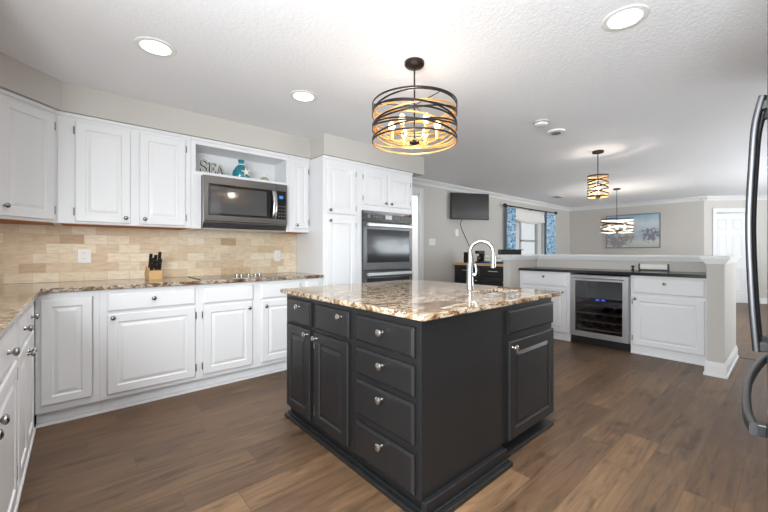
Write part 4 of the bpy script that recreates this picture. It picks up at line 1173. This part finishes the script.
bm = B(); tube(bm, [Vector((.03 * math.cos(t), 0, .13 + .03 * math.sin(t))) for t in [PI * k / 10 for k in range(11)]], .004, 6, up=Vector((0, 1, 0))); obj('ring_handle', bm, 'blackplastic', r, smooth=True)

# black tray on the half wall
r = thing('desk_tray', 'black box tray on the cap of the half wall corner', 'tray', (4.69, 2.725, 1.1385), math.radians(-40))
bm = B(); t = .006
box(bm, -.15, .15, -.06, .06, 0, t); box(bm, -.15, .15, -.06, -.06 + t, t, .075); box(bm, -.15, .15, .06 - t, .06, t, .075); box(bm, -.15, -.15 + t, -.06 + t, .06 - t, t, .075); box(bm, .15 - t, .15, -.06 + t, .06 - t, t, .075)
obj('tray_box', bm, 'blackplastic', r, bevel=.002)
obj('rim_handle', box(B(), .155, .19, -.03, .03, .064, .075), 'blackplastic', r)
obj('divider', box(B(), -.015, -.008, -.053, .053, t + .0005, .085), 'greyplastic', r)
# low white sign on the bar worktop
r = thing('counter_sign', 'low white plank sign in a black stand on the bar worktop', 'sign', (5.33, 1.29, .945), -PI / 2)
obj('plank', box(B(), 0, .28, 0, .02, .022, .080), 'whiteplastic', r, bevel=.003)
bm = B()
for x in (-.012, .281): box(bm, x, x + .011, -.015, .035, 0, .085)
box(bm, -.001, .281, .004, .014, .004, .014)
obj('stand', bm, 'blackplastic', r)
r = thing('bottle_stopper', 'small dark bottle stopper beside the white plank sign', 'bottle stopper', (5.30, 1.36, .945))
obj('stopper', lathe(B(), [(.016, 0), (.016, .012), (.008, .02), (.008, .035), (.018, .045), (.018, .055), (.006, .062)], 16), 'bronze', r, smooth=True)

# ------------------------------------------------------------------ curtains, rod, shade, picture
def curtain_bm(w, h, folds, amp, th=.006):
    bm = B(); n = folds * 10; fr_, bk = [], []
    for k in range(n + 1):
        t = k / n; x = t * w; y = amp * math.sin(2 * PI * folds * t)
        fr_.append([bm.verts.new((x + .01 * math.sin(z * 3 + k), y * (.8 + .2 * (1 - z / h)) - th, z)) for z in (0, h * .33, h * .66, h)])
        bk.append([bm.verts.new((x + .01 * math.sin(z * 3 + k), y * (.8 + .2 * (1 - z / h)) + th, z)) for z in (0, h * .33, h * .66, h)])
    for k in range(n):
        for j in range(3):
            bm.faces.new((fr_[k][j], fr_[k + 1][j], fr_[k + 1][j + 1], fr_[k][j + 1])); bm.faces.new((bk[k][j], bk[k][j + 1], bk[k + 1][j + 1], bk[k + 1][j]))
        for j in (0, 3): bm.faces.new((fr_[k][j], fr_[k + 1][j], bk[k + 1][j], bk[k][j]))
    for k in (0, n):
        for j in range(3): bm.faces.new((fr_[k][j], fr_[k][j + 1], bk[k][j + 1], bk[k][j]))
    return bm
c1 = tag(obj('curtain', curtain_bm(.33, 2.02, 4, .03), 'curtain', None, smooth=True), 'blue and white patterned curtain on the television side of the window', 'curtain', 'patterned curtains')
c1.location = (7.17, YD - .11, .16)
c2 = tag(obj('curtain', curtain_bm(.44, 2.02, 5, .03), 'curtain', None, smooth=True), 'blue and white patterned curtain on the corner side of the window', 'curtain', 'patterned curtains')
c2.location = (9.08, YD - .11, .16)
r = thing('curtain_rod', 'dark curtain rod above the dining window', 'curtain rod', (7.12, YD - .11, 2.205))
bm = B(); tube(bm, [(0, 0, 0), (2.42, 0, 0)], .014, 10); obj('rod', bm, 'bronze', r, smooth=True)
for x in (-.045, 2.465):
    obj('finial', lathe(B(), [(.012, -.045), (.04, -.03), (.046, 0), (.04, .03), (.012, .045)], 14, Matrix.Translation((x, 0, 0)) @ Matrix.Rotation(PI / 2, 4, 'Y')), 'bronze', r, smooth=True)
bm = B()
for x in (.30, 1.25, 2.1): box(bm, x, x + .02, 0, .108, -.008, .008)
obj('bracket', bm, 'bronze', r)
bm = B(); n = 24
pts_f = []
for k in range(n + 1):
    t = k / n; x = t * 1.44; sag = .22 + .06 * math.sin(PI * t)
    pts_f.append([(x, -.002 - .02 * abs(math.sin(4 * PI * t)), 0), (x, -.03 - .02 * math.sin(3 * PI * t) ** 2, -sag * .5), (x, -.045, -sag * .85), (x, -.01, -sag), (x, .012, -sag * .8), (x, .012, 0)])
rings = [[bm.verts.new(p) for p in q_] for q_ in pts_f]
for a, b_ in zip(rings, rings[1:]):
    for j in range(6): bm.faces.new((a[j], a[(j + 1) % 6], b_[(j + 1) % 6], b_[j]))
bm.faces.new(rings[0]); bm.faces.new(rings[-1])
sh = tag(obj('valance', bm, 'whitefabric', None, smooth=True), 'white gathered fabric valance across the top of the dining window', 'valance')
sh.location = (7.58, YD - .045, 2.13)

r = thing('picture', 'wide misty blue and grey landscape picture on the far wall', 'picture', (XF - .001, 2.17, 1.272))
pw, ph = 1.196, .868
bm = B()
box(bm, -.035, 0, 0, .02, 0, ph); box(bm, -.035, 0, pw - .02, pw, 0, ph); box(bm, -.035, 0, .02, pw - .02, 0, .02); box(bm, -.035, 0, .02, pw - .02, ph - .02, ph)
obj('frame', bm, 'pewter', r, bevel=.003)
obj('canvas', box(B(), -.028, -.002, .0205, pw - .0205, .0205, ph - .0205), 'canvas', r)
